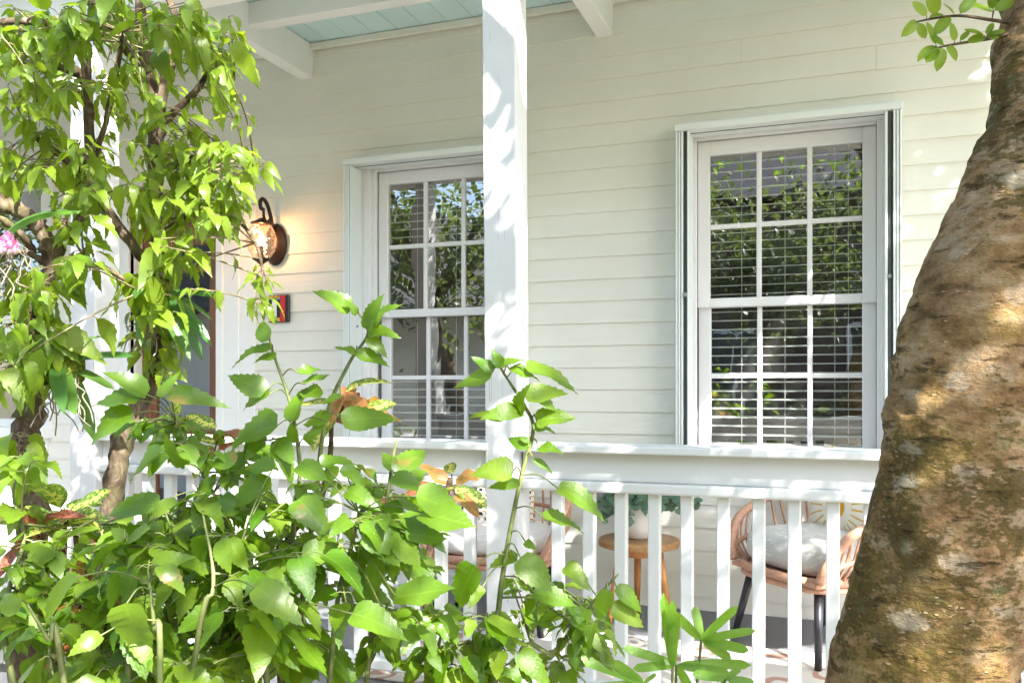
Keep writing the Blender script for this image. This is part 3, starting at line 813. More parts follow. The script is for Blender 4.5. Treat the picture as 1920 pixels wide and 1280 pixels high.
def plaque():
    xa, xb = xw(504, D - 0.03), xw(542, D - 0.03)
    za, zb = zw(523, 604, D - 0.03), zw(523, 553, D - 0.03)
    P = empty('tile_plaque', ((xa+xb)/2, D - 0.02, za), 0, 'small mosaic plaque with red, black and white bars on the siding under the lamp', 'plaque')
    MB().box(xa, xb, D - 0.034, D - 0.018, za, zb).build('backing', MAT['plaque_black'], P, bevel=0.002)
    w, h = xb - xa, zb - za
    MB().box(xa + w*0.60, xa + w*0.84, D - 0.038, D - 0.0345, za + 0.003, zb - 0.003).build('red_tile', MAT['plaque_red'], P)
    MB().box(xa + w*0.20, xa + w*0.42, D - 0.038, D - 0.0345, za + h*0.19, za + h*0.80).build('white_tile', MAT['plaque_white'], P)
    cols = ['plaque_yellow', 'plaque_blue', 'plaque_green', 'plaque_orange']
    rg = random.Random(2); k = 0
    for zz in (za + h*0.03, za + h*0.10, za + h*0.83, za + h*0.90):
        for i in range(4):
            MB().box(xa + w*(0.03 + 0.14*i), xa + w*(0.155 + 0.14*i), D - 0.0375, D - 0.0345, zz, zz + h*0.062).build('mosaic_tile', MAT[cols[(k + rg.randint(0, 2)) % 4]], P); k += 1
plaque()

# ================================================================== FURNITURE
def superq(sx, sy, sz, e1=0.5, e2=0.45, nu=26, nv=16):
    """rounded cushion"""
    def sg(c, e): return math.copysign(abs(c) ** e, c)
    vs = []; fs = []
    for i in range(nv + 1):
        ph = -math.pi/2 + math.pi * i / nv
        for k in range(nu):
            th = 2*math.pi*k/nu
            vs.append(Vector((sx*sg(math.cos(ph), e1)*sg(math.cos(th), e2), sy*sg(math.cos(ph), e1)*sg(math.sin(th), e2), sz*sg(math.sin(ph), e1))))
    for i in range(nv):
        for k in range(nu):
            k2 = (k+1) % nu
            fs.append((i*nu+k, i*nu+k2, (i+1)*nu+k2, (i+1)*nu+k))
    return vs, fs
def pillow_mesh(name, w, h, t, mat, n=18):
    vs = []; fs = []
    for s in (-1, 1):
        for j in range(n+1):
            for i in range(n+1):
                u = -1 + 2*i/n; v = -1 + 2*j/n
                d = (1 - abs(u)**2.6) * (1 - abs(v)**2.6)
                pin = 1 - 0.09 * (1 - max(abs(u), abs(v))**0.0) 
                x = u * w/2 * (1 - 0.07*(1 - v*v) * (abs(u) > 0) ) ; z_ = v * h/2 * (1 - 0.07*(1 - u*u))
                vs.append((x, s * (t/2) * max(d, 0)**0.55, z_))
        b = 0 if s < 0 else (n+1)**2
        for j in range(n):
            for i in range(n):
                q = (b + j*(n+1)+i, b + j*(n+1)+i+1, b + (j+1)*(n+1)+i+1, b + (j+1)*(n+1)+i)
                fs.append(q if s < 0 else q[::-1])
    mb = MB(); mb.add(vs, fs)
    return mb.mesh(name, mat, smooth=True)
def rattan_chair(loc, rz, label):
    c = empty('rattan_chair', loc, rz, label, 'chair', 'rattan armchairs on the porch')
    def part(name, mb, mat, smooth=True): return link(name, mb.mesh(name, mat, smooth=smooth), c)
    hw, hd = 0.275, 0.27
    zs = 0.335
    # seat rim: rounded square
    rim = []
    for k in range(36):
        th = 2*math.pi*k/36
        cx, sy = math.cos(th), math.sin(th)
        rim.append(Vector((hw*math.copysign(abs(cx)**0.55, cx), hd*math.copysign(abs(sy)**0.55, sy), zs)))
    rim.append(rim[0]); rim.append(rim[1])
    mb = MB().tube(rim, 0.019, 8, cap=False)
    mb.tube([p + Vector((0, 0, -0.030)) for p in rim], 0.013, 8, cap=False)
    part('seat_rim', mb, MAT['rattan'])
    # woven seat
    seat = MB().box(-hw+0.01, hw-0.01, -hd+0.01, hd-0.01, zs - 0.014, zs + 0.004); part('seat', seat, MAT['rattan'], False)
    # arm and back hoop
    hoop = [(-0.265, -0.245, 0.345), (-0.300, -0.235, 0.42), (-0.335, -0.16, 0.525), (-0.350, 0.0, 0.595), (-0.325, 0.17, 0.655), (-0.22, 0.30, 0.735), (0, 0.345, 0.775),
            (0.22, 0.30, 0.735), (0.325, 0.17, 0.655), (0.350, 0.0, 0.595), (0.335, -0.16, 0.525), (0.300, -0.235, 0.42), (0.265, -0.245, 0.345)]
    hp = catmull(hoop, 8)
    part('arm_hoop', MB().tube(hp, 0.0195, 9), MAT['rattan'])
    # middle band following the hoop
    def seat_pt(p):
        a = math.atan2(p.y, p.x)
        cx, sy = math.cos(a), math.sin(a)
        return Vector((hw*math.copysign(abs(cx)**0.55, cx), hd*math.copysign(abs(sy)**0.55, sy), zs))
    mid = []
    for p in hp[10:-10]:
        s_ = seat_pt(p); q = s_.lerp(p, 0.42); q += Vector((q.x, q.y, 0)).normalized() * 0.028; mid.append(q)
    mt = MB().tube(mid, 0.011, 7)
    part('middle_band', mt, MAT['rattan'])
    n = len(hp)
    for i in range(9, n - 9, 2):
        p = hp[i]; s_ = seat_pt(p)
        q = s_.lerp(p, 0.42); q += Vector((q.x, q.y, 0)).normalized() * 0.028
        part('spindle', MB().tube(catmull([s_, q, p], 4), 0.0058, 6), MAT['rattan'])
    for sx in (-1, 1):
        for sy in (-1, 1):
            part('leg', MB().tube([(sx*0.205, sy*0.195, zs - 0.02), (sx*0.262, sy*0.25, 0.004)], [0.019, 0.014], 12), MAT['black'])
    return c
CH2 = Vector((-0.055, 3.955, 0)); RZ2 = math.radians(-47)
rattan_chair(CH2, RZ2, 'rattan armchair with grey cushion and sunburst pillow beside the big trunk')
CH1 = Vector((-1.50, 3.86, 0)); RZ1 = math.radians(8)
rattan_chair(CH1, RZ1, 'rattan armchair with pale cushion and checked pillow behind the dappled post')
def cushion(loc, rz, mat, label, sz=0.068, sx=0.262):
    vs, fs = superq(sx, 0.258, sz, 0.62, 0.5)
    rg = random.Random(int(abs(loc[0]) * 100))
    ph = rg.uniform(0, 6)
    vs = [v + Vector((0, 0, 0.008*math.sin(9*v.x + ph)*math.cos(7*v.y))) for v in vs]
    mb = MB(); mb.add(vs, fs)
    o = link('seat_cushion', mb.mesh('seat_cushion', mat, smooth=True), None, loc)
    o.rotation_euler = (0, 0, rz)
    return tag(o, label, 'cushion')
cushion((CH2.x, CH2.y, 0.418), RZ2, MAT['cushion'], 'plump grey slub seat cushion in the armchair beside the big trunk', 0.085)
cushion((CH1.x, CH1.y, 0.395), RZ1, MAT['cushion_white'], 'pale sunlit seat cushion in the armchair behind the dappled post', 0.062)
def throw_pillow(ch, rz, mat, label, w=0.40, h=0.36, side=0.0, tilt=-20, back=0.17, zc=0.66):
    o = link('throw_pillow', pillow_mesh('throw_pillow', w, h, 0.13, mat))
    off = Matrix.Rotation(rz, 3, 'Z') @ Vector((side, back, 0))
    o.location = (ch.x + off.x, ch.y + off.y, zc)
    o.rotation_euler = (math.radians(tilt), 0, rz)
    return tag(o, label, 'pillow')
throw_pillow(CH2, RZ2, MAT['sunpillow'], 'cream throw pillow printed with an orange sunburst', 0.44, 0.40, 0.0, -16, 0.165, 0.655)
throw_pillow(CH1, RZ1, MAT['checkpillow'], 'cream throw pillow printed with small black squares', 0.38, 0.34, -0.03, -18, 0.19, 0.62)

# side table with three legs
TC = Vector((-0.86, 4.06, 0))
st = empty('side_table', TC, 0, 'round wooden three-legged side table between the armchairs', 'table')
tt = MB().lathe([(0, 0.362), (0.178, 0.362), (0.188, 0.366), (0.190, 0.385), (0.186, 0.396), (0.176, 0.400), (0, 0.400)], 48)
link('table_top', tt.mesh('table_top', MAT['table']), st)
link('apron', MB().lathe([(0.105, 0.325), (0.112, 0.325), (0.112, 0.363), (0.105, 0.363)], 32).mesh('apron', MAT['tableleg']), st)
for k in range(3):
    a = math.radians(225 + 120 * k)
    link('leg', MB().tube([(0.10*math.cos(a), 0.10*math.sin(a), 0.365), (0.165*math.cos(a), 0.165*math.sin(a), 0.004)], [0.019, 0.013], 12).mesh('leg', MAT['tableleg'], smooth=True), st)
pot = MB().lathe([(0, 0.0), (0.052, 0.0), (0.066, 0.008), (0.078, 0.05), (0.083, 0.10), (0.084, 0.155), (0.079, 0.157), (0.076, 0.145), (0.0, 0.14)], 36).mesh('plant_pot', MAT['ceramic'], smooth=True)
pot_o = link('plant_pot', pot, None, (TC.x, TC.y, 0.4005))
tag(pot_o, 'white ribbed ceramic pot on the wooden side table', 'pot')

# rug
rug = MB().box(-1.72, 0.82, 2.93, 3.83, 0.001, 0.008).build('rug', MAT['rug'], bevel=0.002)
tag(rug, 'cream rug with rust and grey paisley print on the porch floor', 'rug')

# ================================================================== LEAVES AND PLANTS
def leaf_mesh(name, mat, width=0.62, fold=0.22, droop=0.25, serr=0.05, n=16, shape=(0.42, 0.85), curl=0.0, wave=0.0, seed=0):
    """one leaf, base at origin, tip at +Y 1.0, upper face +Z"""
    rg = random.Random(seed)
    vs = []; fs = []; uvs = []
    for i in range(n + 1):
        t = i / n
        a, b = shape
        w = (t ** a) * ((1 - t) ** b)
        mx = (a/(a+b))**a * (b/(a+b))**b
        w = 0.5 * width * w / mx
        if 0 < i < n and serr > 0: w *= 1 + serr * (1 if i % 2 == 0 else -1)
        zc = -droop * t * t
        wv = wave * math.sin(t * 9 + seed)
        zf = fold * w + wv * w
        zf2 = fold * w - wv * w + curl * w * t
        yo = -0.04 * (i % 2) if serr > 0 else 0
        vs += [(-w, t + yo, zc + zf), (0, t, zc), (w, t + yo, zc + zf2)]
        uvs += [(0.5 - w / max(width, 1e-3), t), (0.5, t), (0.5 + w / max(width, 1e-3), t)]
    for i in range(n):
        a = i*3
        fs += [(a, a+1, a+4, a+3), (a+1, a+2, a+5, a+4)]
    me = bpy.data.meshes.new(name)
    me.from_pydata(vs, [], fs)
    ul = me.uv_layers.new(name='UVMap')
    for lp in me.loops: ul.data[lp.index].uv = uvs[lp.vertex_index]
    me.polygons.foreach_set('use_smooth', [True]*len(me.polygons))
    me.materials.append(mat)
    me.update()
    return me
def variants(name, mat, k=5, **kw):
    rg = random.Random(hash(name) % 1000 if False else len(name))
    out = []
    for i in range(k):
        q = dict(kw)
        q['width'] = kw.get('width', 0.6) * rg.uniform(0.85, 1.12)
        q['fold'] = kw.get('fold', 0.25) * rg.uniform(0.4, 1.5)
        q['droop'] = kw.get('droop', 0.25) * rg.uniform(0.0, 1.8)
        q['curl'] = rg.uniform(-0.35, 0.35)
        q['wave'] = kw.get('wave', 0.12) * rg.uniform(0.3, 1.5)
        q['seed'] = i
        out.append(leaf_mesh(name, mat, **q))
    return out
LV = {
    'hib': variants('leaf', MAT['leaf'], 10, width=0.57, shape=(0.48, 1.0), wave=0.2, droop=0.32),
    'tree': variants('leaf', MAT['leaf_tree'], 9, width=0.47, shape=(0.5, 1.05), n=12, serr=0.06, wave=0.22, droop=0.4),
    'crown': variants('leaf', MAT['leaf_crown'], 3, width=0.56, shape=(0.5, 0.6), serr=0.0, n=5),
    'far': variants('leaf', MAT['leaf_far'], 3, width=0.56, shape=(0.5, 0.6), serr=0.0, n=5),
    'oval': variants('leaf', MAT['leaf_tree'], 3, width=0.55, shape=(0.55, 0.6), serr=0.0, n=7, wave=0.05),
    'cg': variants('leaf', MAT['croton_green'], 3, width=0.46, shape=(0.55, 0.55), serr=0.0, n=9, droop=0.3),
    'cr': variants('leaf', MAT['croton_red'], 4, width=0.44, shape=(0.55, 0.65), serr=0.0, n=10, fold=0.5, droop=0.5, wave=0.6),
    'co': variants('leaf', MAT['croton_orange'], 4, width=0.44, shape=(0.6, 0.7), serr=0.0, n=10, fold=0.6, droop=0.55, wave=0.7),
    'palm': variants('leaflet', MAT['leaf_palm'], 3, width=0.19, shape=(0.35, 0.22), serr=0.0, n=9, fold=0.5, droop=0.10, wave=0.0),
    'euc': variants('leaf', MAT['eucalyptus'], 3, width=0.95, shape=(0.5, 0.5), serr=0.0, n=6, fold=0.15, droop=0.1, wave=0.0),
    'orchid': variants('leaf', MAT['orchidleaf'], 2, width=0.24, shape=(0.3, 0.35), serr=0.0, n=9, fold=0.5, droop=0.45, wave=0.0),
    'petal': variants('petal', MAT['petal'], 2, width=0.85, shape=(0.55, 0.45), serr=0.0, n=6, fold=0.1, droop=-0.15, wave=0.2),
}
def leaf_matrix(base, d, up, length, wscale=1.0):
    y = d.normalized()
    z = (up - y * up.dot(y))
    if z.length < 1e-4: z = y.orthogonal()
    z.normalize()
    x = y.cross(z)
    M = Matrix(((x.x*length*wscale, y.x*length, z.x*length, base.x), (x.y*length*wscale, y.y*length, z.y*length, base.y),
                (x.z*length*wscale, y.z*length, z.z*length, base.z), (0, 0, 0, 1)))
    return M

class Plant:
    """one plant: an Empty at its foot, woody parts, and every leaf a part"""
    def __init__(s, name, foot, label, cat, kind, group=None, cap=290, stem='stem', seed=1):
        s.e = empty(name, foot, 0, label, cat, group)
        s.o = Vector(foot); s.kind = kind; s.n = 0; s.cap = cap
        s.rg = random.Random(seed)
        s.twigs = MB(); s.stemmat = stem; s.extra = []
    def leaf(s, base, d, up, length, kind=None, wscale=1.0):
        me = s.rg.choice(LV[kind or s.kind])
        M = leaf_matrix(base - s.o, d, up, length, wscale)
        if s.n < s.cap:
            o = link('leaflet' if (kind or s.kind) == 'palm' else ('petal' if kind == 'petal' else 'leaf'), me, s.e); o.matrix_basis = M
            s.n += 1
        else:
            s.extra.append((me, M))
    def hero(s, b, tip, tb, tt=None, upv=None, kind=None, ws=1.0, petiole=None):
        """a leaf seen from b to tip, its base at depth tb"""
        B = at(b[0], b[1], tb); T = at(tip[0], tip[1], tb if tt is None else tt)
        d = T - B
        if upv is None:
            upv = Vector((s.rg.uniform(-0.3, 0.5), -0.75, 0.75 + s.rg.uniform(-0.3, 0.3)))
        s.leaf(B, d, upv, d.length * 1.03, kind, ws)
        if petiole is not None:
            P = Vector(petiole)
            mid = (P + B) / 2 + Vector((0, 0, 0.012))
            s.twigs.tube(catmull([P, mid, B + d * 0.03], 4), 0.0014, 5, cap=False)
    def cluster(s, tip, root, n, size, spread=1.0, down=0.45, kind=None, rad=0.0028):
        """a twig from root to tip with n leaves around its outer half"""
        rg = s.rg
        tip = Vector(tip); root = Vector(root)
        sag = min((tip - root).length * 0.06, 0.02)
        mid = (tip + root) / 2 + Vector((rg.uniform(-1, 1), rg.uniform(-1, 1), rg.uniform(0.2, 1))) * sag
        path = catmull([root, mid, tip], 5)
        s.twigs.tube(path, [rad * (1 - 0.6 * i / (len(path)-1)) for i in range(len(path))], 5, cap=False)
        dirv = (tip - mid).normalized()
        for k in range(n):
            f = 1.0 - 0.55 * (k / max(n, 1)) * rg.uniform(0.6, 1.2)
            P = path[max(0, min(len(path)-1, int(round(f * (len(path)-1)))))]
            a = k * 2.4 + rg.uniform(-0.5, 0.5)
            h = Vector((math.cos(a), math.sin(a), 0))
            d = (h * rg.uniform(0.6, 1.0) + dirv * rg.uniform(0.1, 0.6) + Vector((0, 0, -1)) * rg.uniform(0.0, 2.0) * down).normalized()
            L = size * rg.uniform(0.6, 1.25)
            pet = L * rg.uniform(0.2, 0.5) * spread
            B = P + (h * 0.8 + Vector((0, 0, 0.3)) + d * 0.5).normalized() * pet
            s.twigs.tube([P, (P + B)/2 + Vector((0, 0, pet*0.15)), B + d*L*0.02], 0.0011, 4, cap=False)
            up = Vector((rg.uniform(-0.7, 0.7), rg.uniform(-1.0, 0.4), 0.9)) + h * 0.35
            s.leaf(B, d, up, L, kind)
    def finish(s):
        if s.twigs.v:
            link('twigs', s.twigs.mesh('twigs', MAT[s.stemmat], smooth=True, origin=tuple(s.o)), s.e)['kind'] = 'stuff'
        if s.extra:
            join_leaves('small_leaves', s.extra, s.e)
def join_leaves(name, items, parent):
    vs = []; fs = []; uvs = []; n = 0
    cache = {}
    mat = items[0][0].materials[0]
    for me, M in items:
        if me.name not in cache:
            co = np.array([v.co[:] for v in me.vertices]); fc = [tuple(p.vertices) for p in me.polygons]
            ul = me.uv_layers[0].data; uv = [ul[i].uv[:] for i in range(len(me.loops))]
            cache[me.name] = (co, fc, uv)
        co, fc, uv = cache[me.name]
        A = np.array(M)
        vs.append(co @ A[:3, :3].T + A[:3, 3])
        fs += [tuple(i + n for i in f) for f in fc]
        uvs += uv; n += len(co)
    me = bpy.data.meshes.new(name)
    me.from_pydata(np.concatenate(vs).tolist(), [], fs)
    ul = me.uv_layers.new(name='UVMap')
    ul.data.foreach_set('uv', np.array(uvs, dtype=np.float32).ravel())
    me.polygons.foreach_set('use_smooth', [True]*len(me.polygons))
    me.materials.append(mat)
    o = link(name, me, parent); o['kind'] = 'stuff'
    return o
def wood_limb(mb, pts, rads, n=6, seg=12, rough=0.10, rnd=None, knots=0.0):
    P = catmull(pts, n); R = lerp_list(rads, n)
    if knots and rnd:
        R = [r * (1 + (knots if rnd.random() < 0.22 else 0) * rnd.uniform(0.3, 1) + rnd.uniform(-0.05, 0.05)) for r in R]
        P = [p + Vector((rnd.uniform(-1,1), rnd.uniform(-1,1), rnd.uniform(-1,1))) * r * 0.12 for p, r in zip(P, R)]
    mb.tube(P, R, seg, rough=rough, rnd=rnd)
    return P
def nearest(pts, p):
    return min(pts, key=lambda q: (q - p).length_squared)

# ---------------------------------------------------------------- big tree at the right
def big_tree():
    T0 = 1.62
    C = [(1700, 1900, 0.215), (1712, 1500, 0.182), (1728, 1277, 0.161), (1754, 1184, 0.156), (1781, 1026, 0.151), (1808, 861, 0.148), (1824, 761, 0.147), (1838, 634, 0.145), (1876, 513, 0.137),
         (1918, 400, 0.127), (1948, 300, 0.117), (1979, 200, 0.109), (1988, 100, 0.106), (2008, 0, 0.103), (2070, -250, 0.098), (2150, -550, 0.09)]
    foot = at(1700, 1900, T0); foot.z = GZ
    e = empty('shade_tree', foot, 0, 'big leaning tree with mottled brown lichen covered trunk', 'tree')
    pts = [at(a, b, T0) for a, b, _ in C]; pts[0].z = GZ - 0.02
    rads = [c for _, _, c in C]
    P = catmull(pts, 20); R = lerp_list(rads, 20)
    seg = 176
    vs = []; fs = []
    from mathutils import noise as mn
    for i, (p, r) in enumerate(zip(P, R)):
        for k in range(seg):
            th = 2*math.pi*k/seg
            dirv = Vector((math.cos(th), math.sin(th), 0))
            q = p + dirv * r
            d = mn.fractal(q * 5.0, 1.0, 2.0, 4) * 0.014 + mn.noise(q * 2.2) * 0.016 + (abs(mn.fractal(Vector((q.x * 16, q.y * 16, q.z * 26)), 0.9, 2.0, 3)) - 0.3) * -0.0065 + max(0.0, mn.noise(q * 9 + Vector((7, 3, 1))) - 0.35) * 0.030
            flare = 1.0 + 0.10 * max(0, (0.25 - q.z)) * math.sin(th * 4 + 1.0)
            vs.append(p + dirv * (r * flare + d))
    n = len(P)
    for i in range(n-1):
        for k in range(seg):
            k2 = (k+1) % seg
            fs.append((i*seg+k, i*seg+k2, (i+1)*seg+k2, (i+1)*seg+k))
    mb = MB(); mb.add(vs, fs)
    mb.build('trunk', MAT['bigbark'], e, smooth=True)
    # limbs above the picture
    top = P[-1]
    rg = random.Random(11)
    limbs = MB(); tips = []
    crotch = at(1950, 130, T0 + 0.03)
    wood_limb(limbs, [crotch, at(1895, 30, T0 + 0.08), at(1870, -60, T0 + 0.14), at(1830, -200, T0 + 0.3)], [0.022, 0.017, 0.014, 0.010], rnd=rg)
    tips.append(at(1830, -200, T0 + 0.3))
    main = []
    for (dx, dy, dz_, r) in ((-1.5, 0.1, 1.6, 0.06), (1.4, 0.6, 1.5, 0.05), (0.6, -1.7, 1.7, 0.06), (-0.8, -1.2, 2.2, 0.055), (0.2, 0.9, 2.3, 0.05), (1.8, -0.9, 1.9, 0.05), (-0.3, -0.2, 2.8, 0.06)):
        end = top + Vector((dx, dy, dz_))
        m1 = top.lerp(end, 0.45) + Vector((0, 0, 0.25))
        pp = wood_limb(limbs, [top - Vector((0, 0, 0.1)), m1, end], [r, r * 0.7, r * 0.3], rnd=rg)
        main += pp[4:]
        for j in range(4):
            b = rg.choice(pp[5:])
            e2 = b + Vector((rg.uniform(-1, 1), rg.uniform(-1, 1), rg.uniform(-0.1, 0.8))) * 0.9
            q = wood_limb(limbs, [b, b.lerp(e2, 0.5) + Vector((0, 0, 0.08)), e2], [r*0.4, r*0.25, r*0.1], n=3, seg=6, rnd=rg)
            main += q
    limbs.build('limbs', MAT['bark'], e, smooth=True)
    # crown: many small leaves in clumps
    items = []
    twg = MB()
    sv = SUN / SUN.z
    spots = []
    for c in range(205):
        q = (rg.uniform(-3.6, 1.3), rg.uniform(0.9, 3.1), rg.uniform(-0.3, 2.3))
        if q[2] > 1.75 and rg.random() < 0.55: continue
        if q[0] < -1.2 and q[2] > 1.0 and rg.random() < 0.6: continue
        if q[1] < 2.3 and rg.random() < 0.45: continue
        spots.append(q)
    spots += [(rg.uniform(-1.5, 0.9), rg.uniform(3.9, 4.4), rg.uniform(0.05, 0.75)) for _ in range(130)]
    spots += [(rg.uniform(0.15, 1.4), 4.4, rg.uniform(0.9, 2.8)) for _ in range(88)]
    spots += [(rg.uniform(0.0, 0.6), rg.uniform(1.4, 1.9), rg.uniform(0.3, 1.9)) for _ in range(18)]
    fine = [(rg.uniform(-1.2, -0.85), 2.82, rg.uniform(-0.1, 1.9)) for _ in range(36)] + [(rg.uniform(-1.0, 0.9), 2.82, rg.uniform(0.1, 0.95)) for _ in range(22)] + [(rg.uniform(-3.1, -2.7), 2.82, rg.uniform(0.4, 2.4)) for _ in range(45)]
    spots += fine
    fineset = set(fine)
    for tx, ty, tz in spots:
        # unseen boughs, each clump set along the sun's rays to shade its target
        isf = (tx, ty, tz) in fineset
        zc = rg.uniform(2.95, 4.1) if isf else rg.uniform(3.0, 5.6)
        cc = Vector((tx, ty, tz)) + sv * (zc - tz)
        if cc.x < 1.25 and cc.y > 2.1 and cc.z < 4.2: continue
        nb = nearest(main, cc)
        if (nb - cc).length > 0.5:
            twg.tube(catmull([nb, nb.lerp(cc, 0.5) + Vector((0, 0, 0.12)), cc], 4), 0.006, 5, cap=False)
        sp = rg.uniform(0.16, 0.26) if isf else rg.uniform(0.10, 0.20)
        for k in range(rg.randint(14, 24) if isf else rg.randint(16, 36)):
            p = cc + Vector((rg.gauss(0, sp), rg.gauss(0, sp), rg.gauss(0, sp * 0.8)))
            if p.z < 2.75 or (p.x < 1.0 and p.y > 2.35 and p.z < 3.9): continue
            d = Vector((rg.uniform(-1, 1), rg.uniform(-1, 1), rg.uniform(-0.8, 0.3)))
            up = Vector((rg.uniform(-0.6, 0.6), rg.uniform(-0.6, 0.6), 1))
            items.append((rg.choice(LV['crown']), leaf_matrix(p - foot, d, up, rg.uniform(0.05, 0.085) if isf else rg.uniform(0.07, 0.12))))
    twg.build('branchlets', MAT['darkstem'], e)['kind'] = 'stuff'
    join_leaves('crown', items, e)
    # the two leafy twigs that hang into view
    tw = MB()
    def spray(path, leaves):
        pth = catmull([at(*q) for q in path], 5)
        tw.tube(pth, [0.0038 - 0.0026*i/len(pth) for i in range(len(pth))], 6, cap=False)
        for (b, t_, dep, kind) in leaves:
            B = at(b[0], b[1], dep); T = at(t_[0], t_[1], dep - 0.01)
            d = T - B
            me = rg.choice(LV['oval'])
            o = link('leaf', me, e); o.matrix_basis = leaf_matrix(B - foot, d, Vector((rg.uniform(-.5, .5), -0.8, rg.uniform(0.1, 0.9))), d.length)
            q = nearest(pth, B); tw.tube([q, B], 0.0010, 4, cap=False)
    t = T0 - 0.02
    spray([(1905, 45, t), (1860, 38, t), (1800, 30, t), (1745, 36, t), (1705, 45, t)],
          [((1738, 30), (1715, 2), t, 0), ((1755, 28), (1745, -20), t, 0), ((1790, 28), (1770, 5), t, 0), ((1800, 26), (1830, -12), t, 0), ((1720, 40), (1698, 62), t, 0), ((1722, 44), (1735, 70), t, 0), ((1862, 22), (1822, 2), t, 0), ((1864, 20), (1905, -4), t, 0), ((1862, 18), (1858, -20), t, 0), ((1742, 34), (1770, 22), t, 0), ((1780, 30), (1755, 60), t, 0)])
    spray([(1900, 62, t), (1860, 72, t), (1810, 80, t), (1775, 86, t), (1750, 92, t)],
          [((1790, 78), (1785, 42), t, 0), ((1800, 76), (1818, 58), t, 0), ((1760, 88), (1722, 100), t, 0), ((1758, 90), (1738, 116), t, 0), ((1765, 90), (1762, 126), t, 0), ((1775, 86), (1797, 108), t, 0), ((1770, 84), (1745, 66), t, 0), ((1845, 66), (1812, 50), t, 0), ((1850, 66), (1862, 42), t, 0), ((1852, 66), (1886, 56), t, 0), ((1846, 68), (1816, 78), t, 0), ((1850, 68), (1874, 70), t, 0), ((1755, 84), (1740, 40), t, 0)])
    tw.build('twigs', MAT['darkstem'], e, smooth=True)
big_tree()

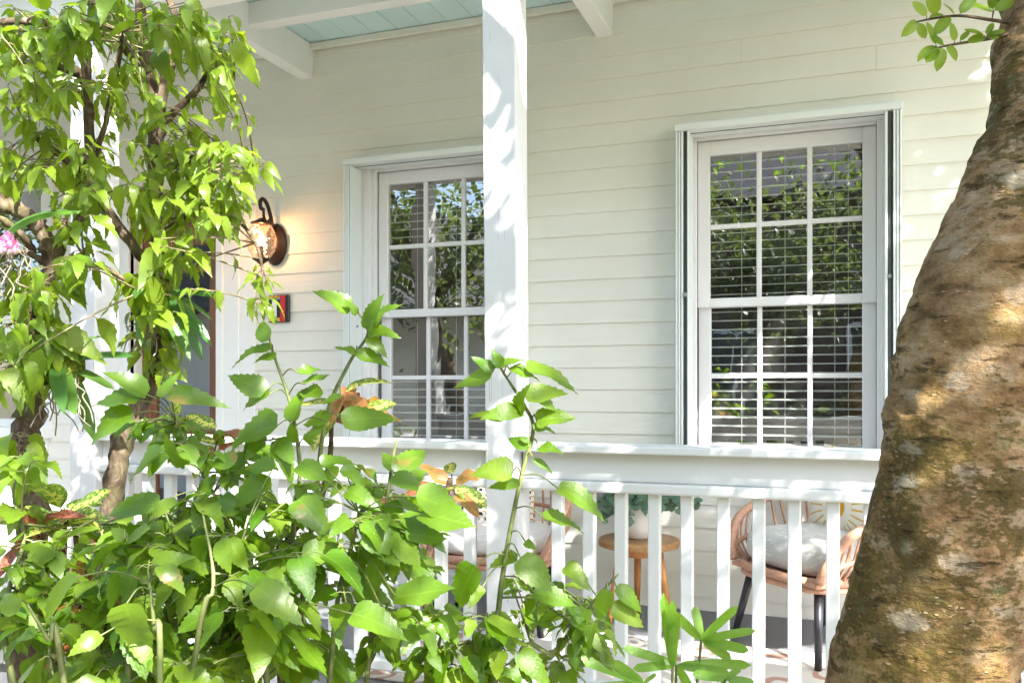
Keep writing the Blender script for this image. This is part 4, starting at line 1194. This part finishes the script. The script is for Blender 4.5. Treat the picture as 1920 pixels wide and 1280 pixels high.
# ---------------------------------------------------------------- leafy tree in front of the door
def tree_b():
    t = 2.38
    foot = at(205, 1787, t); foot.z = GZ
    p = Plant('hibiscus_tree', foot, 'tall leafy hibiscus tree with thin knobbly trunk in front of the wooden door', 'tree', 'tree', None, 295, 'twigwood', 21)
    rg = p.rg
    wd = MB()
    nodes = []
    nodes += wood_limb(wd, [foot - Vector((0, 0, 0.03)), at(205, 1400, t), at(203, 1100, t), at(207, 1000, t), at(216, 900, t), at(236, 810, t), at(275, 730, t+.02), at(303, 640, t+.03), at(302, 540, t+.03), at(295, 420, t), at(290, 300, t), at(293, 215, t), at(272, 100, t), at(262, 0, t), at(255, -120, t)],
                       [0.045, 0.037, 0.032, 0.030, 0.027, 0.029, 0.024, 0.022, 0.020, 0.018, 0.018, 0.022, 0.016, 0.013, 0.010], rnd=rg, knots=0.35, seg=14)
    L = [([(293, 215), (318, 120), (340, 65), (318, 0), (300, -80)], [0.018, 0.016, 0.013, 0.010, 0.008], 0.0),
         ([(280, 140), (225, 78), (178, 20), (150, -40)], [0.016, 0.015, 0.013, 0.010], -0.1),
         ([(232, 85), (160, 58), (50, 40), (-60, 50)], [0.013, 0.011, 0.009, 0.006], -0.25),
         ([(303, 520), (255, 468), (190, 378), (142, 316), (62, 254)], [0.018, 0.014, 0.012, 0.010, 0.006], -0.15),
         ([(190, 378), (172, 320), (166, 210), (160, 105)], [0.012, 0.013, 0.014, 0.012], -0.1),
         ([(164, 160), (148, 138), (116, 120), (104, 88)], [0.013, 0.013, 0.018, 0.013], -0.08),
         ([(292, 330), (350, 300), (420, 290), (478, 318)], [0.012, 0.009, 0.006, 0.003], -0.12),
         ([(293, 240), (360, 180), (400, 130), (440, 150)], [0.012, 0.009, 0.006, 0.003], -0.05),
         ([(296, 430), (360, 400), (430, 400), (485, 470), (492, 570)], [0.010, 0.008, 0.006, 0.004, 0.003], -0.15),
         ([(175, 300), (198, 230), (222, 120), (230, 60)], [0.008, 0.007, 0.006, 0.004], -0.2),
         ([(300, 560), (250, 560), (205, 505), (160, 490)], [0.007, 0.006, 0.005, 0.003], -0.1)]
    for pp, rr_, dt in L:
        m_ = len(pp) - 1
        nodes += wood_limb(wd, [at(a, b, t + dt * i / m_) for i, (a, b) in enumerate(pp)], rr_, rnd=rg, knots=0.25, seg=9)
    wd.build('trunk', MAT['bark'], p.e, smooth=True)
    E = [(70, 30, 90, 45, 13), (230, 30, 90, 45, 9), (380, 55, 65, 60, 9), (210, 140, 70, 60, 4), (330, 160, 100, 55, 6), (420, 140, 45, 60, 3), (70, 180, 85, 50, 6),
         (260, 250, 90, 55, 6), (400, 290, 70, 45, 7), (120, 290, 90, 50, 9), (310, 340, 90, 55, 9), (400, 370, 48, 55, 9), (40, 320, 60, 45, 4), (150, 390, 80, 35, 4),
         (480, 320, 18, 25, 1), (310, 440, 60, 50, 6), (320, 530, 45, 60, 7), (290, 620, 55, 50, 6), (320, 700, 40, 40, 3), (490, 545, 20, 35, 2), (50, 95, 70, 45, 9)]
    for cx, cy, rx, ry, n in E:
        for k in range(int(n * 2.15 + 0.5)):
            a = rg.uniform(0, 2*math.pi); q = math.sqrt(rg.random())
            c = at(cx + rx*q*math.cos(a), cy + ry*q*math.sin(a), t + rg.uniform(-0.38, 0.16))
            p.cluster(c, nearest(nodes, c), rg.randint(3, 7), rg.uniform(0.034, 0.080), down=0.6)
    # individually seen leaves
    for b, e_, tb in [((300, 20), (275, 75), 2.1), ((320, 30), (330, 105), 2.1), ((345, 10), (345, 60), 2.1), ((360, 0), (368, 50), 2.15), ((360, 68), (348, 130), 2.1), ((372, 70), (395, 112), 2.1), ((410, 130), (385, 190), 2.1), ((440, 80), (470, 148), 2.1),
                      ((145, 62), (142, 105), 2.15), ((215, 125), (195, 180), 2.15), ((160, 345), (130, 415), 2.15), ((165, 350), (172, 405), 2.15), ((225, 350), (212, 395), 2.15), ((300, 430), (305, 470), 2.15),
                      ((250, 515), (185, 570), 2.2), ((255, 520), (230, 590), 2.2), ((262, 522), (265, 605), 2.2), ((275, 520), (305, 590), 2.2), ((140, 490), (90, 520), 2.2), ((165, 490), (130, 560), 2.2), ((180, 495), (178, 545), 2.2)]:
        p.hero(b, e_, tb, tb - 0.02, petiole=nearest(nodes, at(b[0], b[1], tb)))
    p.finish()
tree_b()

def tree_a():
    t = 2.25
    foot = at(45, 1850, t); foot.z = GZ
    p = Plant('hibiscus_tree', foot, 'low forked tree with peeling grey bark and hanging dark green leaves by the far window', 'tree', 'tree', None, 250, 'twigwood', 5)
    rg = p.rg
    wd = MB(); nodes = []
    nodes += wood_limb(wd, [foot - Vector((0, 0, 0.03)), at(50, 1300, t), at(62, 960, t), at(42, 870, t), at(50, 800, t), at(62, 730, t), at(58, 650, t), at(76, 570, t), at(92, 515, t), at(104, 480, t)],
                       [0.05, 0.042, 0.034, 0.031, 0.034, 0.026, 0.023, 0.021, 0.021, 0.020], rnd=rg, knots=0.3, seg=14)
    for pp, rr_, dt in [([(100, 490), (82, 440), (58, 408), (15, 385), (-60, 345)], [0.021, 0.020, 0.019, 0.018, 0.016], -0.1),
                        ([(104, 485), (118, 452), (140, 425), (155, 405)], [0.015, 0.014, 0.012, 0.012], 0.0),
                        ([(118, 455), (118, 425), (120, 410)], [0.012, 0.011, 0.010], 0.0),
                        ([(95, 500), (50, 474), (0, 478), (-50, 470)], [0.008, 0.007, 0.006, 0.005], -0.1),
                        ([(100, 485), (150, 490), (215, 512), (262, 548)], [0.008, 0.007, 0.005, 0.003], -0.05),
                        ([(62, 470), (40, 440), (0, 410), (-40, 400)], [0.010, 0.009, 0.008, 0.006], -0.15)]:
        m_ = len(pp) - 1
        nodes += wood_limb(wd, [at(a, b, t + dt * i / m_) for i, (a, b) in enumerate(pp)], rr_, rnd=rg, knots=0.3, seg=10)
    wd.build('trunk', MAT['bark'], p.e, smooth=True)
    for cx, cy, rx, ry, n in [(30, 520, 50, 35, 5), (30, 620, 45, 45, 5), (95, 520, 40, 25, 2), (20, 700, 40, 40, 4), (20, 850, 40, 40, 3), (150, 470, 60, 25, 3)]:
        for k in range(n):
            a = rg.uniform(0, 2*math.pi); q = math.sqrt(rg.random())
            c = at(cx + rx*q*math.cos(a), cy + ry*q*math.sin(a), t - rg.uniform(0.02, 0.35))
            p.cluster(c, nearest(nodes, c), rg.randint(4, 5), rg.uniform(0.07, 0.10), down=0.8)
    for b, e_, tb in [((95, 620), (80, 700), 2.1), ((98, 625), (108, 695), 2.1), ((100, 622), (138, 668), 2.1), ((108, 620), (180, 652), 2.1), ((60, 630), (0, 670), 2.1), ((55, 640), (25, 690), 2.1),
                      ((62, 640), (45, 690), 2.1), ((45, 670), (5, 740), 2.1), ((55, 680), (40, 765), 2.1), ((68, 690), (70, 740), 2.1), ((115, 480), (120, 560), 2.1), ((130, 480), (140, 565), 2.1)]:
        p.hero(b, e_, tb, tb - 0.03, petiole=nearest(nodes, at(b[0], b[1], tb)))
    p.finish()
tree_a()

# ---------------------------------------------------------------- orchids on the trees
def orchid(c, label, flower, seed, t):
    foot = at(c[0], c[1], t)
    p = Plant('orchid', foot, label, 'orchid', 'orchid', None, 80, 'root', seed)
    rg = p.rg
    for k in range(9 if not flower else 4):
        a = rg.uniform(0, 2*math.pi)
        d = Vector((math.cos(a), math.sin(a) * 0.6 - 0.3, rg.uniform(-0.5, 0.7)))
        p.leaf(foot + d * 0.01, d, Vector((0, -0.5, 1)), rg.uniform(0.12, 0.20), 'orchid')
    for k in range(14):   # dangling roots
        a = rg.uniform(0, 2*math.pi)
        q = foot + Vector((math.cos(a), math.sin(a), 0)) * 0.03
        pts = [q]
        for j in range(6):
            q = q + Vector((rg.uniform(-0.02, 0.02), rg.uniform(-0.02, 0.02), -rg.uniform(0.01, 0.035)))
            pts.append(q)
        p.twigs.tube(catmull(pts, 3), 0.0017, 5)
    if flower:
        for fx, fy in ((12, -6), (2, 4), (20, 4)):
            f = at(c[0] + fx, c[1] + fy, t - 0.06)
            for k in range(5):
                a = 2*math.pi*k/5 + 0.3
                d = Vector((math.cos(a), -0.25, math.sin(a)))
                p.leaf(f, d, Vector((0, -1, 0.1)), 0.022, 'petal')
            p.twigs.tube([foot, f], 0.0012, 5)
    else:
        ms = MB(); vs, fs = superq(0.05, 0.05, 0.06, 1.0, 1.0, 20, 14)
        ms.add([v * rg.uniform(0.88, 1.1) + foot for v in vs], fs)
        ms.build('root_ball', MAT['moss'], p.e, smooth=True)
    p.finish()
orchid((292, 560), 'orchid with dark strap leaves and mossy root ball tied to the tree by the door', False, 4, 2.30)
orchid((8, 455), 'orchid with small purple and white flowers on the forked tree', True, 9, 2.12)
orchid((118, 690), 'orchid clump with bare dangling roots hanging from the forked tree', False, 14, 2.15)

# ---------------------------------------------------------------- hibiscus shrubs in front of the railing
def shrub(foot, label, ells, stems, heroes, seed, cap=295):
    foot = Vector(foot); foot.z = GZ
    p = Plant('hibiscus_shrub', foot, label, 'shrub', 'hib', 'hibiscus shrubs in front of the railing', cap, 'stem', seed)
    rg = p.rg
    wd = MB(); nodes = []
    for pts, r0 in stems:
        P3 = [foot + Vector((rg.uniform(-0.05, 0.05), rg.uniform(-0.05, 0.05), -0.02))] + [at(*q) for q in pts]
        n = len(P3)
        nodes += wood_limb(wd, P3, [min(r0, 0.0068) * (1 - 0.72 * i / (n - 1)) for i in range(n)], seg=8, rnd=rg, rough=0.05)[3:]
    wd.build('stems', MAT['stem'], p.e, smooth=True)
    for cx, cy, rx, ry, t0, t1, n, sz in ells:
        for k in range(int(n * 1.6 + 0.5)):
            a = rg.uniform(0, 2*math.pi); q = math.sqrt(rg.random())
            c = at(cx + rx*q*math.cos(a), cy + ry*q*math.sin(a), rg.uniform(t0, t1))
            p.cluster(c, nearest(nodes, c), rg.randint(4, 6), sz * rg.uniform(0.5, 1.0), down=0.4)
    for h in heroes:
        b, e_, tb = h[:3]
        p.hero(b, e_, tb, tb + rg.uniform(-0.05, 0.04), ws=min(h[3], 1.12) if len(h) > 3 else 1.0, petiole=nearest(nodes, at(b[0], b[1], tb)))
    p.finish()
shrub(at(540, 1700, 1.75), 'leafy hibiscus shrub with tall light stems rising before the railing and door', 
      [(470, 960, 130, 90, 1.55, 1.95, 12, 0.085), (520, 1130, 150, 120, 1.40, 1.9, 18, 0.09), (690, 1000, 120, 90, 1.5, 1.9, 11, 0.085), (410, 840, 100, 50, 1.6, 1.9, 7, 0.07), (300, 780, 60, 50, 1.65, 1.9, 4, 0.07), (640, 900, 50, 40, 1.6, 1.8, 2, 0.07), (730, 1180, 100, 90, 1.5, 1.9, 8, 0.085)],
      [([(535, 1280, 1.72), (548, 1020, 1.70), (562, 880, 1.70), (545, 760, 1.70), (512, 660, 1.70), (500, 610, 1.70)], 0.0075),
       ([(560, 1250, 1.78), (590, 950, 1.76), (612, 780, 1.75), (655, 680, 1.75), (690, 622, 1.75), (660, 570, 1.75)], 0.007),
       ([(690, 1250, 1.7), (715, 1030, 1.68), (735, 870, 1.68), (745, 820, 1.68)], 0.008),
       ([(620, 1250, 1.65), (660, 1020, 1.60), (672, 960, 1.60)], 0.007),
       ([(470, 1250, 1.68), (430, 1000, 1.66), (370, 870, 1.70), (330, 790, 1.72)], 0.010),
       ([(500, 1270, 1.55), (470, 1120, 1.5), (450, 1020, 1.5)], 0.008),
       ([(800, 1300, 1.7), (830, 1180, 1.7)], 0.007)],
      [((655, 585), (606, 532), 1.72), ((668, 590), (645, 560), 1.72), ((688, 618), (700, 552), 1.72), ((695, 610), (742, 556), 1.72), ((692, 622), (736, 612), 1.72, 1.2), ((690, 632), (722, 660), 1.72), ((668, 662), (626, 650), 1.72), ((668, 662), (728, 672), 1.72),
       ((500, 640), (482, 592), 1.66), ((508, 655), (418, 660), 1.66, 0.7), ((515, 672), (468, 662), 1.66), ((560, 700), (600, 682), 1.66), ((498, 735), (428, 700), 1.66, 1.2), ((505, 740), (440, 748), 1.66, 1.2), ((570, 720), (620, 700), 1.66, 1.2), ((600, 745), (555, 720), 1.66), ((550, 790), (560, 712), 1.66),
       ((615, 790), (560, 770), 1.66, 1.3), ((640, 742), (605, 745), 1.66), ((640, 790), (745, 770), 1.68), ((545, 835), (520, 828), 1.66), ((552, 830), (545, 790), 1.66), ((575, 830), (600, 795), 1.66),
       ((520, 800), (405, 812), 1.62), ((560, 870), (612, 895), 1.55, 1.5), ((512, 880), (455, 865), 1.55, 1.3), ((510, 910), (400, 935), 1.55), ((600, 870), (665, 855), 1.6), ((640, 875), (692, 910), 1.6), ((560, 935), (605, 985), 1.55, 1.2), ((605, 950), (640, 930), 1.6), ((650, 920), (700, 935), 1.6),
       ((745, 890), (795, 828), 1.66, 1.2), ((738, 885), (720, 840), 1.66), ((735, 895), (790, 905), 1.6), ((715, 950), (665, 940), 1.6), ((760, 905), (800, 880), 1.6), ((790, 960), (890, 985), 1.48, 1.3), ((780, 930), (895, 960), 1.47, 1.2), ((760, 1000), (840, 1005), 1.5), ((680, 1000), (790, 1020), 1.5),
       ((740, 1120), (850, 1100), 1.45), ((660, 1150), (750, 1168), 1.40, 1.2), ((720, 1150), (742, 1225), 1.45, 1.2), ((300, 850), (220, 885), 1.62, 1.2), ((300, 945), (190, 945), 1.60), ((250, 775), (152, 808), 1.64, 1.5), ((260, 750), (176, 728), 1.64, 1.2), ((275, 740), (215, 688), 1.66), ((300, 745), (330, 690), 1.66, 0.7), ((315, 740), (412, 742), 1.64, 0.7),
       ((350, 870), (300, 830), 1.6, 1.3), ((440, 870), (390, 850), 1.6, 1.2)], 31)
shrub(at(260, 1750, 1.5), 'dense hibiscus shrub with broad glossy leaves below the leafy tree',
      [(110, 1160, 120, 100, 1.5, 2.0, 18, 0.085), (300, 1120, 150, 130, 1.45, 1.95, 23, 0.082), (360, 1000, 120, 80, 1.45, 1.95, 12, 0.085), (260, 1240, 160, 50, 1.45, 1.8, 13, 0.085), (420, 1230, 120, 50, 1.45, 1.8, 11, 0.085), (40, 1060, 50, 60, 1.6, 1.9, 5, 0.08), (30, 900, 45, 60, 1.75, 2.05, 4, 0.085), (180, 1000, 80, 40, 1.7, 1.95, 4, 0.075)],
      [([(240, 1280, 1.5), (235, 1150, 1.5), (232, 1000, 1.52)], 0.009), ([(120, 1280, 1.45), (90, 1200, 1.43), (50, 1130, 1.42)], 0.008), ([(360, 1270, 1.45), (400, 1100, 1.45), (380, 960, 1.5)], 0.009), ([(300, 1290, 1.4), (290, 1180, 1.4), (280, 1090, 1.4)], 0.008), ([(30, 1300, 1.6), (15, 1120, 1.7), (45, 1010, 1.8), (25, 930, 1.88), (40, 850, 1.9)], 0.007), ([(190, 1300, 1.65), (175, 1120, 1.75), (195, 1030, 1.8), (180, 960, 1.85)], 0.006), ([(100, 1300, 1.6), (105, 1180, 1.7), (85, 1080, 1.75)], 0.006), ([(330, 1300, 1.6), (315, 1150, 1.65), (335, 1040, 1.7), (310, 960, 1.75)], 0.006)],
      [((330, 1085), (275, 1140), 1.42), ((140, 1080), (65, 1150), 1.32), ((190, 1190), (130, 1220), 1.32, 1.1), ((300, 1060), (345, 1100), 1.35), ((235, 1130), (262, 1240), 1.28, 1.2), ((480, 1100), (560, 1150), 1.35, 1.2), ((30, 1150), (0, 1100), 1.35), 
       ((235, 1010), (205, 985), 1.5), ((240, 1012), (275, 985), 1.5, 1.2), ((232, 1030), (190, 1045), 1.5)], 47)
shrub(at(930, 1750, 1.68), 'slender hibiscus shrub with one tall bare stem in front of the dappled post',
      [(900, 1215, 100, 60, 1.55, 1.85, 9, 0.075), (1050, 1190, 90, 70, 1.60, 1.95, 7, 0.075), (980, 1110, 60, 40, 1.7, 1.95, 4, 0.07), (1130, 1130, 50, 40, 1.7, 1.9, 2, 0.065)],
      [([(928, 1280, 1.66), (935, 1140, 1.66), (952, 1020, 1.66), (978, 890, 1.66), (1000, 805, 1.66), (982, 758, 1.66), (945, 700, 1.66), (930, 672, 1.66)], 0.0085),
       ([(960, 1300, 1.7), (1040, 1220, 1.72), (1110, 1130, 1.75), (1160, 1075, 1.76)], 0.007), ([(900, 1300, 1.7), (880, 1200, 1.7)], 0.006)],
      [((925, 695), (884, 668), 1.64), ((922, 702), (848, 722), 1.64, 0.8), ((938, 688), (926, 655), 1.64, 1.2), ((940, 690), (978, 660), 1.64), ((955, 695), (1015, 695), 1.64, 1.2), ((985, 690), (1098, 708), 1.64, 0.7), ((985, 745), (1060, 720), 1.62, 1.5), ((1000, 740), (1048, 760), 1.62, 1.2), ((975, 775), (970, 730), 1.64), ((980, 770), (918, 763), 1.64), ((942, 790), (872, 760), 1.64, 0.4), ((1005, 790), (1072, 772), 1.64, 1.2), ((1000, 805), (1048, 800), 1.64),
       ((992, 838), (950, 815), 1.64), ((990, 830), (975, 815), 1.64), ((1010, 840), (1045, 835), 1.64), ((1000, 862), (1040, 880), 1.64, 0.7), ((962, 885), (888, 872), 1.60, 1.1), ((975, 905), (915, 908), 1.62, 0.8), ((1045, 915), (1140, 948), 1.60, 0.8), ((1018, 970), (1106, 972), 1.60, 0.8), ((985, 1015), (1000, 1025), 1.62, 1.3), ((975, 1045), (1035, 1105), 1.56, 1.35), ((892, 1060), (838, 1140), 1.50, 1.3), ((905, 1100), (880, 1130), 1.5),
       ((1060, 1060), (1105, 1095), 1.7, 1.1), ((1140, 1105), (1120, 1160), 1.72, 1.2), ((1155, 1100), (1210, 1140), 1.72), ((1145, 1140), (1220, 1165), 1.72), ((1080, 1200), (1165, 1240), 1.72), ((1000, 1110), (1080, 1120), 1.6), ((970, 1050), (905, 1045), 1.65)], 53)

# ---------------------------------------------------------------- crotons
def croton(foot, label, stem, clumps, seed):
    foot = Vector(foot); foot.z = GZ
    p = Plant('croton', foot, label, 'croton', 'cg', None, 120, 'darkstem', seed)
    rg = p.rg
    for pts in stem:
        P3 = [foot] + [at(*q) for q in pts]
        wood_limb(p.twigs, P3, [0.011 - 0.007 * i / len(P3) for i in range(len(P3))], seg=8, rnd=rg, rough=0.1)
    for (cx, cy, t, n, size, kinds) in clumps:
        c = at(cx, cy, t)
        for k in range(n):
            a = k * 2.4 + rg.uniform(-0.3, 0.3)
            el = rg.uniform(-0.5, 1.1)
            d = Vector((math.cos(a), math.sin(a), el)).normalized()
            b = c + d * 0.012 + Vector((0, 0, rg.uniform(-0.05, 0.02)))
            p.twigs.tube([c + Vector((0, 0, -0.03)), b], 0.002, 5, cap=False)
            p.leaf(b, d, Vector((rg.uniform(-0.4, 0.4), -0.6, 1)), size * rg.uniform(0.75, 1.15), rg.choice(kinds))
    p.finish()
croton(at(120, 1750, 1.95), 'croton with dark green yellow veined leaves beside the thin trunk', [[(110, 1250, 1.95), (120, 1010, 1.95), (118, 970, 1.95)], [(170, 1200, 1.95), (150, 1060, 1.95), (140, 985, 1.95)]],
       [(118, 965, 1.95, 12, 0.13, ['cg', 'cg', 'cg']), (75, 1000, 1.9, 8, 0.085, ['cg', 'cg', 'cg', 'cr']), (130, 1060, 1.9, 6, 0.09, ['cr', 'cg', 'cg'])], 61)
croton(at(600, 1750, 1.95), 'croton on a bent dark stem with bronze and yellow leaves at rail height', [[(520, 1150, 1.95), (545, 1005, 1.95), (595, 950, 1.95), (618, 860, 1.95), (622, 780, 1.95)]],
       [(640, 745, 1.93, 9, 0.10, ['cg', 'co', 'cr', 'cg']), (660, 770, 1.92, 5, 0.085, ['co', 'cr'])], 62)
croton(at(850, 1750, 2.0), 'croton with orange and pink leaves in front of the railing by the post', [[(800, 1150, 2.0), (830, 960, 2.0), (845, 895, 2.0)]],
       [(848, 885, 2.0, 7, 0.085, ['co', 'cr', 'cg', 'cr']), (740, 930, 1.98, 4, 0.10, ['cr'])], 63)
croton(at(150, 1800, 1.8), 'low croton with red and yellow flecked leaves near the ground', [[(160, 1250, 1.8), (150, 1150, 1.8)], [(430, 1300, 1.75), (440, 1200, 1.75)]],
       [(150, 1120, 1.8, 10, 0.095, ['cg', 'co', 'cg']), (190, 1180, 1.75, 5, 0.09, ['cr']), (440, 1190, 1.72, 8, 0.09, ['cg', 'cr']), (340, 780, 1.9, 5, 0.07, ['cg']), (400, 830, 1.9, 5, 0.065, ['cr', 'cg', 'cg'])], 64)

# ---------------------------------------------------------------- lady palm
def lady_palm():
    t = 2.05
    foot = at(1270, 1700, t); foot.z = GZ
    p = Plant('lady_palm', foot, 'small lady palm with fan leaves in front of the white balusters', 'palm', 'palm', None, 80, 'stem', 71)
    fr = [((1315, 1199), [(1263, 1149), (1303, 1136), (1381, 1136), (1416, 1179), (1407, 1217), (1375, 1236)], t),
          ((1261, 1251), [(1242, 1113), (1256, 1128), (1268, 1150), (1262, 1180)], t - 0.03),
          ((1268, 1246), [(1168, 1211), (1187, 1250), (1411, 1241), (1372, 1262), (1300, 1300)], t),
          ((1207, 1280), [(1079, 1228), (1105, 1290), (1150, 1239), (1230, 1262), (1180, 1310)], t - 0.08),
          ((1360, 1272), [(1300, 1262), (1420, 1282), (1390, 1250), (1340, 1310)], t - 0.1)]
    for hub, tips, dep in fr:
        H = at(hub[0], hub[1], dep)
        base = foot + Vector((p.rg.uniform(-0.02, 0.02), 0, 0.2))
        p.twigs.tube(catmull([foot, base.lerp(H, 0.5) + Vector((0, 0, 0.03)), H], 5), 0.0035, 6, cap=False)
        for q in tips:
            T = at(q[0], q[1], dep + p.rg.uniform(-0.05, 0.03)); d = T - H
            p.leaf(H, d, Vector((p.rg.uniform(-0.3, 0.3), -1.0, 0.6)), d.length, 'palm', max(0.6, min(1.6, 0.13 / d.length)))
    p.finish()
lady_palm()

# ---------------------------------------------------------------- eucalyptus in the white pot
def eucalyptus():
    foot = Vector((TC.x, TC.y, 0.545))
    p = Plant('eucalyptus_plant', foot, 'blue green eucalyptus stems spilling from the white pot', 'plant', 'euc', None, 260, 'darkstem', 81)
    rg = p.rg
    for k in range(17):
        a = 2*math.pi*k/17 + rg.uniform(-0.2, 0.2)
        rr_ = rg.uniform(0.13, 0.29)
        top = foot + Vector((math.cos(a)*rr_, min(math.sin(a)*rr_, 0.22), rg.uniform(-0.05, 0.06)))
        mid = foot + Vector((math.cos(a)*rr_*0.4, math.sin(a)*rr_*0.4, rg.uniform(0.04, 0.085)))
        path = catmull([foot + Vector((math.cos(a)*0.03, math.sin(a)*0.03, -0.01)), mid, top], 8)
        p.twigs.tube(path, 0.0016, 5, cap=False)
        for j in range(3, len(path)):
            for s_ in (-1, 1):
                d = Vector((rg.uniform(-1, 1), rg.uniform(-1, 1), rg.uniform(-0.6, 0.6)))
                p.leaf(path[j], d, Vector((rg.uniform(-0.4, 0.4), -0.7, 0.7)), rg.uniform(0.030, 0.052))
    p.finish()
eucalyptus()

# ================================================================== ACROSS THE GARDEN (seen in the window glass)
def neighbour(name, x0, x1, y, h, mat, roofmat, label, wins):
    e = empty(name, ((x0+x1)/2, y, GZ), 0, label, 'house')
    MB().box(x0, x1, y - 5, y, GZ, h).build('wall', mat, e)
    r = MB(); r.add([(x0 - 0.4, y + 0.6, h - 0.15), (x1 + 0.4, y + 0.6, h - 0.15), (x1 + 0.4, y - 2.5, h + 1.9), (x0 - 0.4, y - 2.5, h + 1.9), (x0 - 0.4, y - 5.6, h - 0.15), (x1 + 0.4, y - 5.6, h - 0.15)],
                    [(0,1,2,3), (3,2,5,4), (0,3,4), (1,5,2), (0,4,5,1)])
    r.build('roof', roofmat, e)
    for (xa, xb, za, zb) in wins:
        w = MB().box(xa - 0.08, xb + 0.08, y, y + 0.05, za - 0.08, zb + 0.08).build('window', MAT['white'], e)
        MB().box(xa, xb, y + 0.045, y + 0.056, za, zb).build('pane', MAT['dark_gap'], w)
        MB().box((xa+xb)/2 - 0.02, (xa+xb)/2 + 0.02, y + 0.05, y + 0.066, za, zb).build('muntin', MAT['white'], w)
    return e
neighbour('neighbour_house', -3.2, 7.5, -7.2, 4.6, MAT['brownwall'], MAT['greyroof'], 'dark brown house across the garden mirrored in the window glass', [(-2.2, -1.2, 0.6, 2.1), (0.4, 1.4, 0.6, 2.1), (3.2, 4.2, 0.6, 2.1)])
neighbour('neighbour_house', -8.2, -2.2, -3.0, 2.35, MAT['farwhite'], MAT['greyroof'], 'white house across the garden mirrored in the window by the post', [(-7.6, -6.8, 0.6, 1.8)]).rotation_euler = (0, 0, math.radians(-62))
def garden_tree(x, y, h, r, seed, n, label):
    foot = Vector((x, y, GZ))
    e = empty('garden_tree', foot, 0, label, 'tree', 'trees across the garden')
    rg = random.Random(seed)
    tr = MB(); tips = []
    top = foot + Vector((rg.uniform(-0.2, 0.2), rg.uniform(-0.2, 0.2), h * 0.55))
    wood_limb(tr, [foot, foot.lerp(top, 0.5) + Vector((0.1, 0, 0)), top], [0.14, 0.11, 0.08], rnd=rg)
    pts = []
    for k in range(7):
        a = k * 0.9 + rg.uniform(-0.3, 0.3)
        end = top + Vector((math.cos(a) * r * 0.7, math.sin(a) * r * 0.7, rg.uniform(0.1, 0.45) * h))
        pts += wood_limb(tr, [top, top.lerp(end, 0.5) + Vector((0, 0, 0.15)), end], [0.06, 0.04, 0.015], n=4, seg=7, rnd=rg)[2:]
    tr.build('trunk', MAT['bark'], e, smooth=True)
    items = []
    for k in range(n):
        b = rg.choice(pts)
        c = b + Vector((rg.gauss(0, r*0.22), rg.gauss(0, r*0.22), rg.gauss(0, r*0.2)))
        d = Vector((rg.uniform(-1, 1), rg.uniform(-1, 1), rg.uniform(-0.8, 0.3)))
        items.append((rg.choice(LV['far']), leaf_matrix(c - foot, d, Vector((rg.uniform(-.5, .5), rg.uniform(-.5, .5), 1)), rg.uniform(0.07, 0.13))))
    join_leaves('crown', items, e)
garden_tree(-0.9, -3.6, 4.6, 1.9, 101, 5200, 'slim tree across the garden with foliage mirrored in the glass')
garden_tree(-4.5, -0.9, 4.6, 1.8, 102, 3600, 'slim tree across the garden with foliage mirrored in the glass')
garden_tree(1.8, -4.8, 4.9, 1.9, 103, 3600, 'slim tree across the garden with foliage mirrored in the glass')
def garden_bush(x, y, r, seed, n):
    foot = Vector((x, y, GZ))
    e = empty('garden_bush', foot, 0, 'low green bush across the garden mirrored in the glass', 'bush', 'bushes across the garden')
    rg = random.Random(seed); items = []; st_ = MB()
    for k in range(14):
        d = Vector((rg.uniform(-1, 1), rg.uniform(-1, 1), rg.uniform(0.7, 1.6))).normalized() * r
        st_.tube([foot, foot + d * 0.5 + Vector((0, 0, 0.1)), foot + d], [0.012, 0.008, 0.004], 5)
        for j in range(n // 14):
            c = foot + d * rg.uniform(0.4, 1.1) + Vector((rg.gauss(0, .18), rg.gauss(0, .18), rg.gauss(0, .14)))
            c.z = max(c.z, GZ + 0.05)
            items.append((rg.choice(LV['far']), leaf_matrix(c - foot, Vector((rg.uniform(-1, 1), rg.uniform(-1, 1), rg.uniform(-.6, .6))), Vector((rg.uniform(-.5, .5), rg.uniform(-.5, .5), 1)), rg.uniform(0.10, 0.17))))
    st_.build('stems', MAT['darkstem'], e, smooth=True)
    join_leaves('crown', items, e)
for i, (x, y, r) in enumerate([(-1.6, -3.0, 1.3), (-0.2, -3.4, 1.4), (0.9, -3.2, 1.2), (2.6, -3.6, 1.3), (-5.1, -0.5, 0.9)]):
    garden_bush(x, y, r, 200 + i, 700)

for i, (x, y, h, r, n) in enumerate([(-10.5, 1.2, 4.6, 2.0, 3600), (-14.5, 0.5, 5.0, 2.4, 3600), (-8.6, 2.6, 4.8, 1.6, 3000)]):
    garden_tree(x, y, h, r, 301 + i, n, 'slim tree across the garden with foliage mirrored in the glass')
